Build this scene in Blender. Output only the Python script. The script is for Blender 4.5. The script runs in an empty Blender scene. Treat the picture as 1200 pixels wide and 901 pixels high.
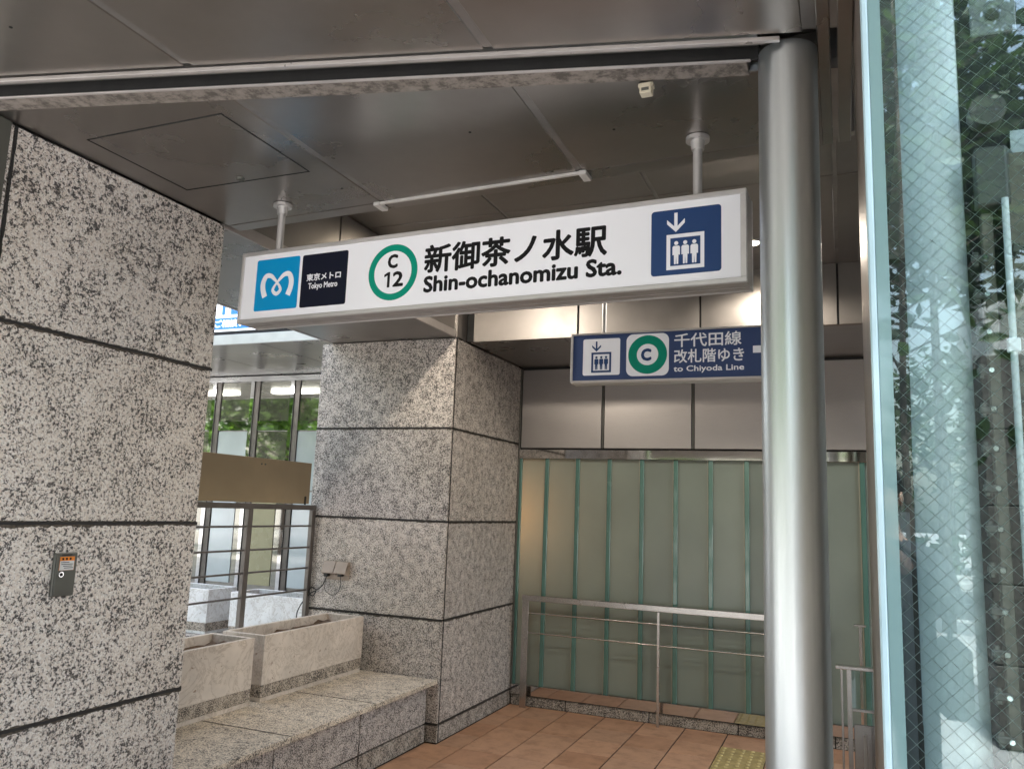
import bpy, bmesh, math, random
from mathutils import Matrix, Vector
R = math.radians
rnd = random.Random(7)
sc = bpy.context.scene
COL = sc.collection

# ------------------------------------------------------------------ camera
cam = bpy.data.cameras.new('camera')
camo = bpy.data.objects.new('camera', cam)
COL.objects.link(camo)
sc.camera = camo
cam.sensor_fit = 'HORIZONTAL'
cam.sensor_width = 36.0
cam.lens = 934.6 * 36 / 1200
cam.clip_start = 0.02
cam.clip_end = 500
_p, _r, _y = R(8.8246), R(2.17), R(-22.6306)
FW = Vector((math.sin(_y) * math.cos(_p), math.cos(_y) * math.cos(_p), math.sin(_p)))
R0 = Vector((math.cos(_y), -math.sin(_y), 0))
U0 = R0.cross(FW)
RT = R0 * math.cos(_r) + U0 * math.sin(_r)
UP = -R0 * math.sin(_r) + U0 * math.cos(_r)
M = Matrix((RT, UP, -FW)).transposed().to_4x4()
M.translation = Vector((0, 0, 1.5))
camo.matrix_world = M

# ------------------------------------------------------------------ light
SUN_EL, SUN_AZ = R(60), R(9)          # azimuth from +Y towards +X
world = bpy.data.worlds.new('World')
sc.world = world
world.use_nodes = True
wn, wl = world.node_tree.nodes, world.node_tree.links
sky = wn.new('ShaderNodeTexSky')
sky.sky_type = 'NISHITA'
sky.sun_disc = False
sky.sun_elevation = SUN_EL
sky.sun_rotation = SUN_AZ
sky.air_density = 1.6
sky.dust_density = 4.0
bg = wn['Background']
bg.inputs[1].default_value = 0.15
hs = wn.new('ShaderNodeHueSaturation')          # thin high cloud: a whiter sky
hs.inputs['Saturation'].default_value = 0.62
wl.new(sky.outputs[0], hs.inputs['Color'])
wl.new(hs.outputs[0], bg.inputs[0])
sun = bpy.data.lights.new('sun', 'SUN')
sun.energy = 3.4
sun.angle = R(0.6)
sun.color = (1.0, 0.965, 0.92)
suno = bpy.data.objects.new('sun', sun)
COL.objects.link(suno)
sd = Vector((math.sin(SUN_AZ) * math.cos(SUN_EL), math.cos(SUN_AZ) * math.cos(SUN_EL), math.sin(SUN_EL)))
suno.rotation_euler = sd.to_track_quat('Z', 'Y').to_euler()
sc.view_settings.view_transform = 'Standard'
sc.view_settings.look = 'None'
sc.view_settings.exposure = 2.32
sc.view_settings.gamma = 1.0
sc.cycles.max_bounces = 10
sc.cycles.diffuse_bounces = 5
sc.cycles.glossy_bounces = 5
sc.cycles.transparent_max_bounces = 16
sc.cycles.sample_clamp_indirect = 6.0
sc.cycles.caustics_reflective = False
sc.cycles.caustics_refractive = False

# ------------------------------------------------------------------ materials
def new_mat(name):
    m = bpy.data.materials.new(name)
    m.use_nodes = True
    nt = m.node_tree
    return m, nt.nodes, nt.links, nt.nodes['Principled BSDF']

def N(nodes, t, **kw):
    n = nodes.new(t)
    for k, v in kw.items():
        setattr(n, k, v)
    return n

def setin(n, **kw):
    for k, v in kw.items():
        n.inputs[k.replace('_', ' ')].default_value = v

def world_pos(nodes, links, jitter=True, scale=(1, 1, 1)):
    """shading position, shifted per object so neighbouring pieces do not share a pattern"""
    g = N(nodes, 'ShaderNodeNewGeometry')
    src = g.outputs['Position']
    if jitter:
        oi = N(nodes, 'ShaderNodeObjectInfo')
        mu = N(nodes, 'ShaderNodeMath', operation='MULTIPLY')
        mu.inputs[1].default_value = 37.0
        links.new(oi.outputs['Random'], mu.inputs[0])
        ad = N(nodes, 'ShaderNodeVectorMath', operation='ADD')
        links.new(src, ad.inputs[0]); links.new(mu.outputs[0], ad.inputs[1])
        src = ad.outputs[0]
    if scale != (1, 1, 1):
        ms = N(nodes, 'ShaderNodeVectorMath', operation='MULTIPLY')
        ms.inputs[1].default_value = scale
        links.new(src, ms.inputs[0]); src = ms.outputs[0]
    return src

def ramp(nodes, links, fac, stops, interp='LINEAR'):
    r = N(nodes, 'ShaderNodeValToRGB')
    cr = r.color_ramp
    cr.interpolation = interp
    while len(cr.elements) < len(stops):
        cr.elements.new(0.5)
    for e, (p, c) in zip(cr.elements, stops):
        e.position = p
        e.color = (c[0], c[1], c[2], 1) if len(c) == 3 else c
    links.new(fac, r.inputs[0])
    return r.outputs[0]

def noise(nodes, links, vec, scale, detail=4, rough=0.55):
    n = N(nodes, 'ShaderNodeTexNoise')
    setin(n, Scale=scale, Detail=detail, Roughness=rough)
    links.new(vec, n.inputs['Vector'])
    return n.outputs[0]

def mixc(nodes, links, fac, a, b, blend='MIX'):
    m = N(nodes, 'ShaderNodeMix', data_type='RGBA', blend_type=blend)
    for idx, v in ((0, fac), (6, a), (7, b)):
        if isinstance(v, (int, float)):
            m.inputs[idx].default_value = v
        elif isinstance(v, tuple):
            m.inputs[idx].default_value = (*v, 1)
        else:
            links.new(v, m.inputs[idx])
    return m.outputs[2]

def bump(nodes, links, bsdf, h, strength, dist):
    b = N(nodes, 'ShaderNodeBump')
    setin(b, Strength=strength, Distance=dist)
    links.new(h, b.inputs['Height'])
    links.new(b.outputs[0], bsdf.inputs['Normal'])

def basic(name, col, rough=0.5, metal=0.0, var=0.08, vscale=8.0, spec=0.5, rvar=0.08, bmp=0.0, bscale=60, coat=0.0, emis=0.0, jitter=True, stretch=(1, 1, 1)):
    m, n, l, b = new_mat(name)
    setin(b, Roughness=rough, Metallic=metal)
    b.inputs['Specular IOR Level'].default_value = spec
    b.inputs['Coat Weight'].default_value = coat
    pos = world_pos(n, l, jitter, stretch)
    f = noise(n, l, pos, vscale)
    lo = tuple(max(0, c * (1 - 2 * var)) for c in col)
    hi = tuple(min(1, c * (1 + 2 * var)) for c in col)
    l.new(ramp(n, l, f, [(0.3, lo), (0.7, hi)]), b.inputs['Base Color'])
    if rvar:
        f2 = noise(n, l, pos, vscale * 2.3)
        mr = N(n, 'ShaderNodeMapRange')
        setin(mr, From_Min=0.3, From_Max=0.7, To_Min=max(0.02, rough - rvar), To_Max=min(1, rough + rvar))
        l.new(f2, mr.inputs[0]); l.new(mr.outputs[0], b.inputs['Roughness'])
    if bmp:
        bump(n, l, b, noise(n, l, pos, bscale, 6), bmp, 0.003)
    if emis:
        b.inputs['Emission Color'].default_value = (*col, 1)
        b.inputs['Emission Strength'].default_value = emis
    return m

def granite(name, scale, tint=(1, 1, 1), dark=0.0, dirt=0.25, rough=0.62, soft=1.0):
    """pale feldspar with clusters of grey and black grains; scale sets the grain size"""
    m, n, l, b = new_mat(name)
    pos = world_pos(n, l)
    T = lambda *c: tuple(min(1, c[i] * tint[i]) for i in range(3))
    f = noise(n, l, pos, scale * 0.62, 5, 0.72)                # grain clusters
    big = noise(n, l, pos, scale * 0.10, 2)                     # loosely gathered
    mr = N(n, 'ShaderNodeMapRange'); setin(mr, From_Min=0.3, From_Max=0.7, To_Min=-0.05, To_Max=0.05)
    l.new(big, mr.inputs[0])
    sm = N(n, 'ShaderNodeMath', operation='ADD'); l.new(f, sm.inputs[0]); l.new(mr.outputs[0], sm.inputs[1])
    v = N(n, 'ShaderNodeTexVoronoi'); setin(v, Scale=scale * 1.7)
    l.new(pos, v.inputs['Vector'])
    sep = N(n, 'ShaderNodeSeparateColor'); l.new(v.outputs['Color'], sep.inputs[0])
    mv = N(n, 'ShaderNodeMapRange'); setin(mv, From_Min=0.0, From_Max=1.0, To_Min=-0.075, To_Max=0.075)
    l.new(sep.outputs[1], mv.inputs[0])
    s2 = N(n, 'ShaderNodeMath', operation='ADD'); l.new(sm.outputs[0], s2.inputs[0]); l.new(mv.outputs[0], s2.inputs[1])
    light = ramp(n, l, sep.outputs[0], [(0.0, T(0.63, 0.565, 0.515)), (0.30, T(0.70, 0.65, 0.61)), (0.60, T(0.77, 0.745, 0.72)), (0.88, T(0.65, 0.62, 0.60))], 'CONSTANT')
    d = dark
    mask = ramp(n, l, s2.outputs[0], [(0.385 + d, (0.085, 0.085, 0.092)), (0.415 + d, (0.20, 0.197, 0.20)), (0.445 + d, (0.44, 0.43, 0.43)), (0.475 + d, (0.80, 0.79, 0.785)), (0.505 + d, (1, 1, 1))])
    col = mixc(n, l, 1.0, light, mask, 'MULTIPLY')
    oi = N(n, 'ShaderNodeObjectInfo')               # each slab cut from its own block
    col = mixc(n, l, 1.0, col, ramp(n, l, oi.outputs['Random'], [(0, (0.91, 0.91, 0.92)), (0.5, (1, 0.99, 0.975)), (1, (1.05, 1.04, 1.03))]), 'MULTIPLY')
    if dirt:
        st = noise(n, l, pos, 2.2, 6, 0.65)
        stf = ramp(n, l, st, [(0.40, (0.70, 0.66, 0.60)), (0.60, (1, 1, 1))])
        col = mixc(n, l, dirt, col, stf, 'MULTIPLY')
    l.new(col, b.inputs['Base Color'])
    setin(b, Roughness=rough)
    b.inputs['Specular IOR Level'].default_value = 0.35
    bump(n, l, b, s2.outputs[0], 0.10, 0.001)
    return m

def brushed(name, col, rough=0.3, aniso=0.0, streak=(1, 1, 60), sv=0.06, smudge=0.12, metal=1.0):
    m, n, l, b = new_mat(name)
    setin(b, Metallic=metal)
    b.inputs['Anisotropic'].default_value = aniso
    pos = world_pos(n, l)
    ms = N(n, 'ShaderNodeVectorMath', operation='MULTIPLY'); ms.inputs[1].default_value = streak
    l.new(pos, ms.inputs[0])
    f = noise(n, l, ms.outputs[0], 12, 5)
    big = noise(n, l, pos, 1.7, 5, 0.6)
    c = ramp(n, l, f, [(0.3, tuple(x * (1 - sv) for x in col)), (0.7, tuple(min(1, x * (1 + sv)) for x in col))])
    sm = ramp(n, l, big, [(0.36, (1 - smudge,) * 3), (0.62, (1, 1, 1))])
    l.new(mixc(n, l, 1.0, c, sm, 'MULTIPLY'), b.inputs['Base Color'])
    mr = N(n, 'ShaderNodeMapRange'); setin(mr, From_Min=0.3, From_Max=0.7, To_Min=rough * 0.8, To_Max=rough * 1.25)
    l.new(big, mr.inputs[0]); l.new(mr.outputs[0], b.inputs['Roughness'])
    bump(n, l, b, f, 0.02, 0.001)
    return m

def stained_metal(name, col):
    m, n, l, b = new_mat(name)
    pos = world_pos(n, l, False)
    f = noise(n, l, pos, 26, 8, 0.7)
    c = ramp(n, l, f, [(0.40, tuple(x * 0.42 for x in col)), (0.52, col), (0.66, tuple(min(1, x * 1.2) for x in col))])
    l.new(c, b.inputs['Base Color'])
    setin(b, Roughness=0.55, Metallic=0.35)
    return m

def tile_mat():
    m, n, l, b = new_mat('terracotta_tile')
    pos = world_pos(n, l)
    oi = N(n, 'ShaderNodeObjectInfo')
    base = ramp(n, l, oi.outputs['Random'], [(0, (0.40, 0.212, 0.122)), (0.5, (0.53, 0.30, 0.182)), (1, (0.46, 0.27, 0.170))])
    f = noise(n, l, pos, 9, 7, 0.65)
    c = mixc(n, l, 0.75, base, ramp(n, l, f, [(0.30, (0.60, 0.56, 0.53)), (0.5, (0.96, 0.95, 0.94)), (0.7, (1.12, 1.1, 1.08))]), 'MULTIPLY')
    f2 = noise(n, l, pos, 30, 5, 0.7)
    c = mixc(n, l, 0.5, c, ramp(n, l, f2, [(0.28, (0.5, 0.47, 0.45)), (0.42, (1, 1, 1))]), 'MULTIPLY')
    l.new(c, b.inputs['Base Color'])
    setin(b, Roughness=0.55)
    b.inputs['Specular IOR Level'].default_value = 0.4
    bump(n, l, b, f, 0.15, 0.002)
    return m

def marble(name, col):
    m, n, l, b = new_mat(name)
    pos = world_pos(n, l)
    w = noise(n, l, pos, 5, 8, 0.65)
    v = N(n, 'ShaderNodeTexNoise'); setin(v, Scale=7.0, Detail=7.0, Roughness=0.7, Distortion=1.6)
    l.new(pos, v.inputs['Vector'])
    vein = ramp(n, l, v.outputs[0], [(0.47, (1, 1, 1)), (0.497, (0.62, 0.57, 0.52)), (0.503, (0.62, 0.57, 0.52)), (0.53, (1, 1, 1))])
    c = ramp(n, l, w, [(0.35, tuple(x * 0.86 for x in col)), (0.65, tuple(min(1, x * 1.08) for x in col))])
    c = mixc(n, l, 0.7, c, vein, 'MULTIPLY')
    st = noise(n, l, pos, 34, 3, 0.5)
    c = mixc(n, l, 0.8, c, ramp(n, l, st, [(0.26, (0.38, 0.25, 0.17)), (0.31, (1, 1, 1))]), 'MULTIPLY')
    l.new(c, b.inputs['Base Color'])
    setin(b, Roughness=0.45)
    return m

def frosted():
    m, n, l, b = new_mat('frosted_glass')
    out = n['Material Output']
    pos = world_pos(n, l)
    f = noise(n, l, pos, 2.0, 4)
    c = ramp(n, l, f, [(0.3, (0.27, 0.325, 0.295)), (0.7, (0.355, 0.42, 0.38))])
    oi = N(n, 'ShaderNodeObjectInfo')
    c = mixc(n, l, 1.0, c, ramp(n, l, oi.outputs['Random'], [(0, (0.86, 0.87, 0.87)), (1, (1.1, 1.1, 1.08))]), 'MULTIPLY')
    l.new(c, b.inputs['Base Color']); setin(b, Roughness=0.2)
    tr = N(n, 'ShaderNodeBsdfTranslucent'); tr.inputs[0].default_value = (0.56, 0.58, 0.55, 1)
    mx = N(n, 'ShaderNodeMixShader'); mx.inputs[0].default_value = 0.40
    l.new(b.outputs[0], mx.inputs[1]); l.new(tr.outputs[0], mx.inputs[2])
    l.new(mx.outputs[0], out.inputs[0])
    return m

def clear_glass(name, tint, ior=1.6, rough=0.0, body=None):
    """thin pane: see-through with a Fresnel mirror on its face"""
    m, n, l, b = new_mat(name)
    out = n['Material Output']
    tp = N(n, 'ShaderNodeBsdfTransparent'); tp.inputs[0].default_value = (*tint, 1)
    gl = N(n, 'ShaderNodeBsdfGlossy'); gl.inputs[0].default_value = (0.86, 0.95, 1.0, 1)
    gl.inputs['Roughness'].default_value = rough
    fr = N(n, 'ShaderNodeFresnel'); fr.inputs[0].default_value = ior
    src = tp.outputs[0]
    if body:
        df = N(n, 'ShaderNodeBsdfDiffuse'); df.inputs[0].default_value = (*body[0], 1)
        m0 = N(n, 'ShaderNodeMixShader'); m0.inputs[0].default_value = body[1]
        l.new(src, m0.inputs[1]); l.new(df.outputs[0], m0.inputs[2]); src = m0.outputs[0]
    mx = N(n, 'ShaderNodeMixShader')
    l.new(fr.outputs[0], mx.inputs[0]); l.new(src, mx.inputs[1]); l.new(gl.outputs[0], mx.inputs[2])
    l.new(mx.outputs[0], out.inputs[0])
    return m

def leaf_mat(name, c0, c1):
    m, n, l, b = new_mat(name)
    out = n['Material Output']
    g = N(n, 'ShaderNodeNewGeometry')
    c = ramp(n, l, g.outputs['Random Per Island'], [(0, c0), (1, c1)])
    l.new(c, b.inputs['Base Color']); setin(b, Roughness=0.5)
    tr = N(n, 'ShaderNodeBsdfTranslucent')
    l.new(mixc(n, l, 1.0, c, (1.0, 1.0, 0.5), 'MULTIPLY'), tr.inputs[0])
    mx = N(n, 'ShaderNodeMixShader'); mx.inputs[0].default_value = 0.45
    l.new(b.outputs[0], mx.inputs[1]); l.new(tr.outputs[0], mx.inputs[2])
    l.new(mx.outputs[0], out.inputs[0])
    return m

MT = dict(
    granite=granite('granite_coarse', 125, (1.05, 1.05, 1.045), 0.004),
    granite2=granite('granite_pillar', 215, (1.02, 1.01, 1.0), 0.030),
    granite_bench=granite('granite_bench', 190, (1.16, 1.11, 0.99), 0.008, 0.35, 0.5),
    granite_base=granite('granite_base', 190, (0.80, 0.78, 0.74), 0.04, 0.6),
    grime=basic('brown_grime', (0.085, 0.070, 0.055), 0.9, 0, 0.3, 60),
    sealant=basic('black_sealant', (0.020, 0.019, 0.019), 0.7, bmp=0.3),
    core=basic('concrete_core', (0.16, 0.155, 0.15), 0.9, bmp=0.3),
    ceil=brushed('ceiling_metal', (0.285, 0.264, 0.247), 0.29, 0.0, (1, 1, 1), 0.03, 0.14, 0.9),
    ceil2=brushed('recess_metal', (0.26, 0.243, 0.23), 0.40, 0.0, (1, 1, 1), 0.03, 0.12, 0.9),
    wallm=brushed('wall_panel_metal', (0.40, 0.375, 0.36), 0.42, 0.0, (1, 1, 30), 0.03, 0.08, 0.75),
    joint=basic('joint_strip', (0.30, 0.285, 0.275), 0.42, 0.8),
    dark=basic('dark_gap', (0.015, 0.015, 0.015), 0.8),
    steel=basic('brushed_steel_tube', (0.60, 0.64, 0.66), 0.36, 0.95, 0.05, 30, rvar=0.05, stretch=(1, 1, 0.02)),
    satin=brushed('satin_steel', (0.56, 0.54, 0.52), 0.24, 0.0, (1, 60, 60), 0.05, 0.08),
    mirror=brushed('polished_steel', (0.62, 0.60, 0.585), 0.05, 0.0, (1, 30, 30), 0.02, 0.05),
    alu=basic('satin_aluminium', (0.60, 0.585, 0.58), 0.38, 0.55, 0.03),
    railm=basic('dull_rail_metal', (0.52, 0.49, 0.475), 0.35, 0.5, 0.05),
    alud=basic('grey_aluminium', (0.40, 0.37, 0.355), 0.4, 0.6, 0.05),
    acryl=basic('white_acrylic', (0.87, 0.87, 0.91), 0.3, 0, 0.01, 3, spec=0.3, rvar=0, coat=0.05, emis=0.02),
    ink=basic('black_print', (0.006, 0.006, 0.007), 0.5, 0, 0.02, spec=0.2, rvar=0),
    navy=basic('navy_print', (0.006, 0.008, 0.022), 0.45, 0, 0.01, spec=0.2, rvar=0),
    cyan=basic('cyan_print', (0.0, 0.33, 0.70), 0.45, 0, 0.01, spec=0.25, rvar=0),
    blue=basic('blue_print', (0.026, 0.065, 0.185), 0.4, 0, 0.01, spec=0.25, rvar=0),
    sblue=basic('sign_blue_face', (0.055, 0.088, 0.21), 0.4, 0, 0.01, spec=0.25, rvar=0),
    green=basic('green_print', (0.0, 0.30, 0.20), 0.45, 0, 0.01, spec=0.25, rvar=0),
    white=basic('white_print', (0.82, 0.82, 0.86), 0.4, 0, 0.01, spec=0.3, rvar=0, emis=0.025),
    duct=basic('white_duct_plastic', (0.66, 0.64, 0.62), 0.45),
    tile=tile_mat(),
    grout=basic('tile_grout', (0.050, 0.043, 0.038), 0.9, 0, 0.2, 20, bmp=0.3),
    tactile=basic('yellow_tactile', (0.40, 0.305, 0.125), 0.6, 0, 0.12, 20, bmp=0.2),
    tactile_dot=basic('tactile_dot_worn', (0.56, 0.45, 0.20), 0.55, 0, 0.08, 30),
    marble=marble('cream_marble', (0.68, 0.595, 0.52)),
    marblew=marble('white_marble', (0.78, 0.77, 0.76)),
    speck=granite('speckled_band', 230, (0.86, 0.80, 0.72), 0.04, 0.3),
    soil=basic('dry_soil', (0.10, 0.062, 0.036), 0.95, 0, 0.3, 30, bmp=0.8, bscale=40),
    frost=frosted(),
    fin=basic('green_glass_edge', (0.085, 0.19, 0.162), 0.2, 0, 0.06, 3, coat=0.6),
    seal=basic('pale_sealant', (0.42, 0.40, 0.33), 0.6),
    board=basic('brown_board', (0.28, 0.215, 0.130), 0.42, 0, 0.05, 3),
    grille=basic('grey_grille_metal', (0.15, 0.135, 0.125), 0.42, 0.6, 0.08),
    plast=basic('beige_plastic', (0.36, 0.29, 0.235), 0.4, 0, 0.06),
    cream=basic('cream_plastic', (0.60, 0.54, 0.42), 0.45),
    cable=basic('black_cable', (0.012, 0.012, 0.012), 0.5),
    boxgrey=basic('grey_enamel', (0.105, 0.105, 0.092), 0.42, 0.2, 0.05),
    orange=basic('orange_print', (0.75, 0.23, 0.02), 0.4),
    paper=basic('label_paper', (0.70, 0.70, 0.70), 0.5),
    chrome=basic('chrome', (0.75, 0.75, 0.76), 0.12, 1.0, 0.02),
    wired=clear_glass('wired_glass', (0.88, 0.97, 0.97), 1.80),
    edge=basic('polished_glass_edge', (0.46, 0.63, 0.70), 0.12, 0, 0.06, 4, coat=0.4),
    edge2=clear_glass('green_glass_margin', (0.62, 0.85, 0.85), 1.7, 0.05, ((0.34, 0.53, 0.55), 0.55)),
    wire=basic('mesh_wire', (0.62, 0.72, 0.70), 0.35, 0.5, 0.05),
    slimc=basic('grey_column_paint', (0.24, 0.25, 0.25), 0.5),
    paintw=basic('pale_column_paint', (0.78, 0.84, 0.84), 0.35, 0, 0.04, 3),
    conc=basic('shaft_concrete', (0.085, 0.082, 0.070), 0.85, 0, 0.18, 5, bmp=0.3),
    brown=basic('shaft_brown_steel', (0.15, 0.132, 0.102), 0.5, 0.2, 0.12, 10),
    pale=basic('pale_blue_panel', (0.52, 0.58, 0.60), 0.08, 0, 0.05, 2, coat=1.0, rvar=0),
    beige=basic('beige_panel', (0.36, 0.33, 0.20), 0.25, 0, 0.05, 3),
    fglass=basic('dark_window_glass', (0.25, 0.245, 0.205), 0.03, 0.65, 0.1, 2, spec=1.0, rvar=0, coat=1.0),
    fmirror=basic('mirror_mullion', (0.55, 0.55, 0.55), 0.03, 1.0, 0.02, rvar=0),
    signlit=basic('lit_sign_white', (0.80, 0.84, 0.90), 0.4, emis=0.35, var=0.01),
    signblue=basic('lit_sign_blue', (0.03, 0.15, 0.46), 0.4, emis=0.3, var=0.02),
    pave=basic('pavement_concrete', (0.40, 0.385, 0.37), 0.85, 0, 0.10, 1.5, bmp=0.2),
    asph=basic('asphalt', (0.055, 0.056, 0.058), 0.85, 0, 0.15, 6, bmp=0.3),
    paint=basic('road_paint', (0.75, 0.75, 0.74), 0.7, 0, 0.06, 10),
    leaf=leaf_mat('tree_leaf', (0.035, 0.085, 0.016), (0.14, 0.27, 0.04)),
    leaf2=leaf_mat('hedge_leaf', (0.022, 0.050, 0.018), (0.060, 0.110, 0.030)),
    bark=basic('tree_bark', (0.075, 0.060, 0.047), 0.9, 0, 0.25, 12, bmp=0.8),
    polew=basic('white_pole_paint', (0.66, 0.67, 0.68), 0.5, 0.1),
    facade=basic('grey_facade', (0.38, 0.37, 0.36), 0.7, 0, 0.08, 1),
    darkblock=basic('dark_brown_block', (0.075, 0.068, 0.058), 0.5, 0, 0.2, 25),
    roofm=basic('light_block_roof', (0.12, 0.12, 0.12), 0.8),
    skin=basic('skin', (0.46, 0.29, 0.21), 0.5, 0, 0.04),
    hair=basic('black_hair', (0.012, 0.011, 0.011), 0.5),
    shirt=basic('dark_shirt', (0.030, 0.032, 0.036), 0.8, 0, 0.12, 12),
    trouser=basic('grey_trousers', (0.06, 0.06, 0.065), 0.85, 0, 0.12, 12),
    bagc=basic('dark_bag_cloth', (0.035, 0.036, 0.034), 0.75, 0, 0.1, 20),
    warmroom=basic('room_wall', (0.36, 0.35, 0.33), 0.8),
)

# ------------------------------------------------------------------ mesh helpers
class B:
    def __init__(s):
        s.bm = bmesh.new()
    def box(s, x0, y0, z0, x1, y1, z1, bev=0.0):
        b2 = bmesh.new()
        bmesh.ops.create_cube(b2, size=1.0)
        cx, cy, cz = (x0 + x1) / 2, (y0 + y1) / 2, (z0 + z1) / 2
        for v in b2.verts:
            v.co = Vector((cx + v.co.x * (x1 - x0), cy + v.co.y * (y1 - y0), cz + v.co.z * (z1 - z0)))
        if bev:
            bmesh.ops.bevel(b2, geom=b2.edges[:], offset=bev, segments=1, affect='EDGES', profile=0.5)
        s.merge(b2)
        return s
    def merge(s, b2, mat=None):
        vm = {}
        for v in b2.verts:
            vm[v] = s.bm.verts.new(mat @ v.co if mat else v.co)
        for f in b2.faces:
            try:
                nf = s.bm.faces.new([vm[v] for v in f.verts]); nf.smooth = f.smooth
            except ValueError:
                pass
        b2.free()
    def prism(s, poly, z0, z1, bev=0.0):
        b2 = bmesh.new()
        lo = [b2.verts.new((x, y, z0)) for x, y in poly]
        hi = [b2.verts.new((x, y, z1)) for x, y in poly]
        n = len(poly)
        b2.faces.new(lo[::-1]); b2.faces.new(hi)
        for i in range(n):
            j = (i + 1) % n
            b2.faces.new((lo[i], lo[j], hi[j], hi[i]))
        bmesh.ops.recalc_face_normals(b2, faces=b2.faces[:])
        if bev:
            bmesh.ops.bevel(b2, geom=b2.edges[:], offset=bev, segments=1, affect='EDGES', profile=0.5)
        s.merge(b2)
        return s
    def print(s, poly, y0, y1):
        """flat polygon in the XZ plane given thickness along Y (front at y0)"""
        b2 = bmesh.new()
        a = [b2.verts.new((x, y0, z)) for x, z in poly]
        c = [b2.verts.new((x, y1, z)) for x, z in poly]
        n = len(poly)
        b2.faces.new(a); b2.faces.new(c[::-1])
        for i in range(n):
            j = (i + 1) % n
            b2.faces.new((a[i], c[i], c[j], a[j]))
        bmesh.ops.recalc_face_normals(b2, faces=b2.faces[:])
        s.merge(b2)
        return s
    def cyl(s, p0, p1, r0, r1=None, n=16, cap=True):
        r1 = r0 if r1 is None else r1
        p0, p1 = Vector(p0), Vector(p1)
        d = (p1 - p0).normalized()
        a = d.orthogonal().normalized(); b = d.cross(a)
        lo, hi = [], []
        for i in range(n):
            t = 2 * math.pi * i / n
            q = a * math.cos(t) + b * math.sin(t)
            lo.append(s.bm.verts.new(p0 + q * r0)); hi.append(s.bm.verts.new(p1 + q * r1))
        for i in range(n):
            j = (i + 1) % n
            f = s.bm.faces.new((lo[i], lo[j], hi[j], hi[i])); f.smooth = True
        if cap:
            c0 = [s.bm.verts.new(v.co) for v in lo]; c1 = [s.bm.verts.new(v.co) for v in hi]
            s.bm.faces.new(c0[::-1]); s.bm.faces.new(c1)
        return s
    def tube(s, pts, r, n=6):
        pts = [Vector(p) for p in pts]
        rs = r if isinstance(r, (list, tuple)) else [r] * len(pts)
        prev = None
        a = None
        for i, p in enumerate(pts):
            d = (pts[min(i + 1, len(pts) - 1)] - pts[max(i - 1, 0)]).normalized()
            if a is None:
                a = d.orthogonal().normalized()
            a = (a - d * a.dot(d))
            a = a.normalized() if a.length > 1e-6 else d.orthogonal().normalized()
            b = d.cross(a)
            ring = [s.bm.verts.new(p + (a * math.cos(2 * math.pi * k / n) + b * math.sin(2 * math.pi * k / n)) * rs[i]) for k in range(n)]
            if prev:
                for k in range(n):
                    f = s.bm.faces.new((prev[k], prev[(k + 1) % n], ring[(k + 1) % n], ring[k])); f.smooth = True
            else:
                s.bm.faces.new(ring[::-1])
            prev = ring
        s.bm.faces.new(prev)
        return s
    def dome(s, c, r, h, n=10):
        """low flat-topped stud"""
        c = Vector(c)
        rings = []
        for rr, zz in ((r, 0), (r * 0.85, h * 0.75), (r * 0.55, h)):
            rings.append([s.bm.verts.new(c + Vector((math.cos(2 * math.pi * k / n) * rr, math.sin(2 * math.pi * k / n) * rr, zz))) for k in range(n)])
        for q in range(2):
            for k in range(n):
                f = s.bm.faces.new((rings[q][k], rings[q][(k + 1) % n], rings[q + 1][(k + 1) % n], rings[q + 1][k])); f.smooth = True
        s.bm.faces.new(rings[2])
        return s

WM = {}
def wmat(o):
    return WM.get(o.name, Matrix.Identity(4))

def mk(name, b, mat, parent=None, local=False, **props):
    me = bpy.data.meshes.new(name)
    if parent is not None and not local:
        inv = wmat(parent).inverted()
        b.bm.transform(inv)
    b.bm.normal_update()
    b.bm.to_mesh(me); b.bm.free()
    me.materials.append(MT[mat])
    o = bpy.data.objects.new(name, me)
    COL.objects.link(o)
    if parent is not None:
        o.parent = parent
        WM[o.name] = wmat(parent).copy()
    for k, v in props.items():
        o[k] = v
    return o

def thing(name, label, cat, loc=(0, 0, 0), rz=0.0, group=None):
    o = bpy.data.objects.new(name, None)
    o.empty_display_size = 0.1
    COL.objects.link(o)
    o.location = loc; o.rotation_euler = (0, 0, rz)
    WM[o.name] = Matrix.Translation(loc) @ Matrix.Rotation(rz, 4, 'Z')
    o['label'] = label; o['category'] = cat
    if group: o['group'] = group
    return o

def tag(o, label, cat, group=None):
    o['label'] = label; o['category'] = cat
    if group: o['group'] = group
    return o

def structure(name, label=None):
    o = bpy.data.objects.new(name, None)
    o.empty_display_size = 0.1
    COL.objects.link(o)
    o['kind'] = 'structure'
    WM[o.name] = Matrix.Identity(4)
    return o

def dup(o, name=None, parent=None, loc=None):
    c = o.copy(); COL.objects.link(c)
    if parent is not None: c.parent = parent
    if loc is not None: c.location = loc
    WM[c.name] = wmat(o).copy()
    return c

def rrect(x0, z0, x1, z1, r, n=5):
    pts = []
    for cx, cz, a0 in ((x1 - r, z0 + r, -90), (x1 - r, z1 - r, 0), (x0 + r, z1 - r, 90), (x0 + r, z0 + r, 180)):
        for i in range(n + 1):
            a = R(a0 + 90 * i / n)
            pts.append((cx + r * math.cos(a), cz + r * math.sin(a)))
    return pts

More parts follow.
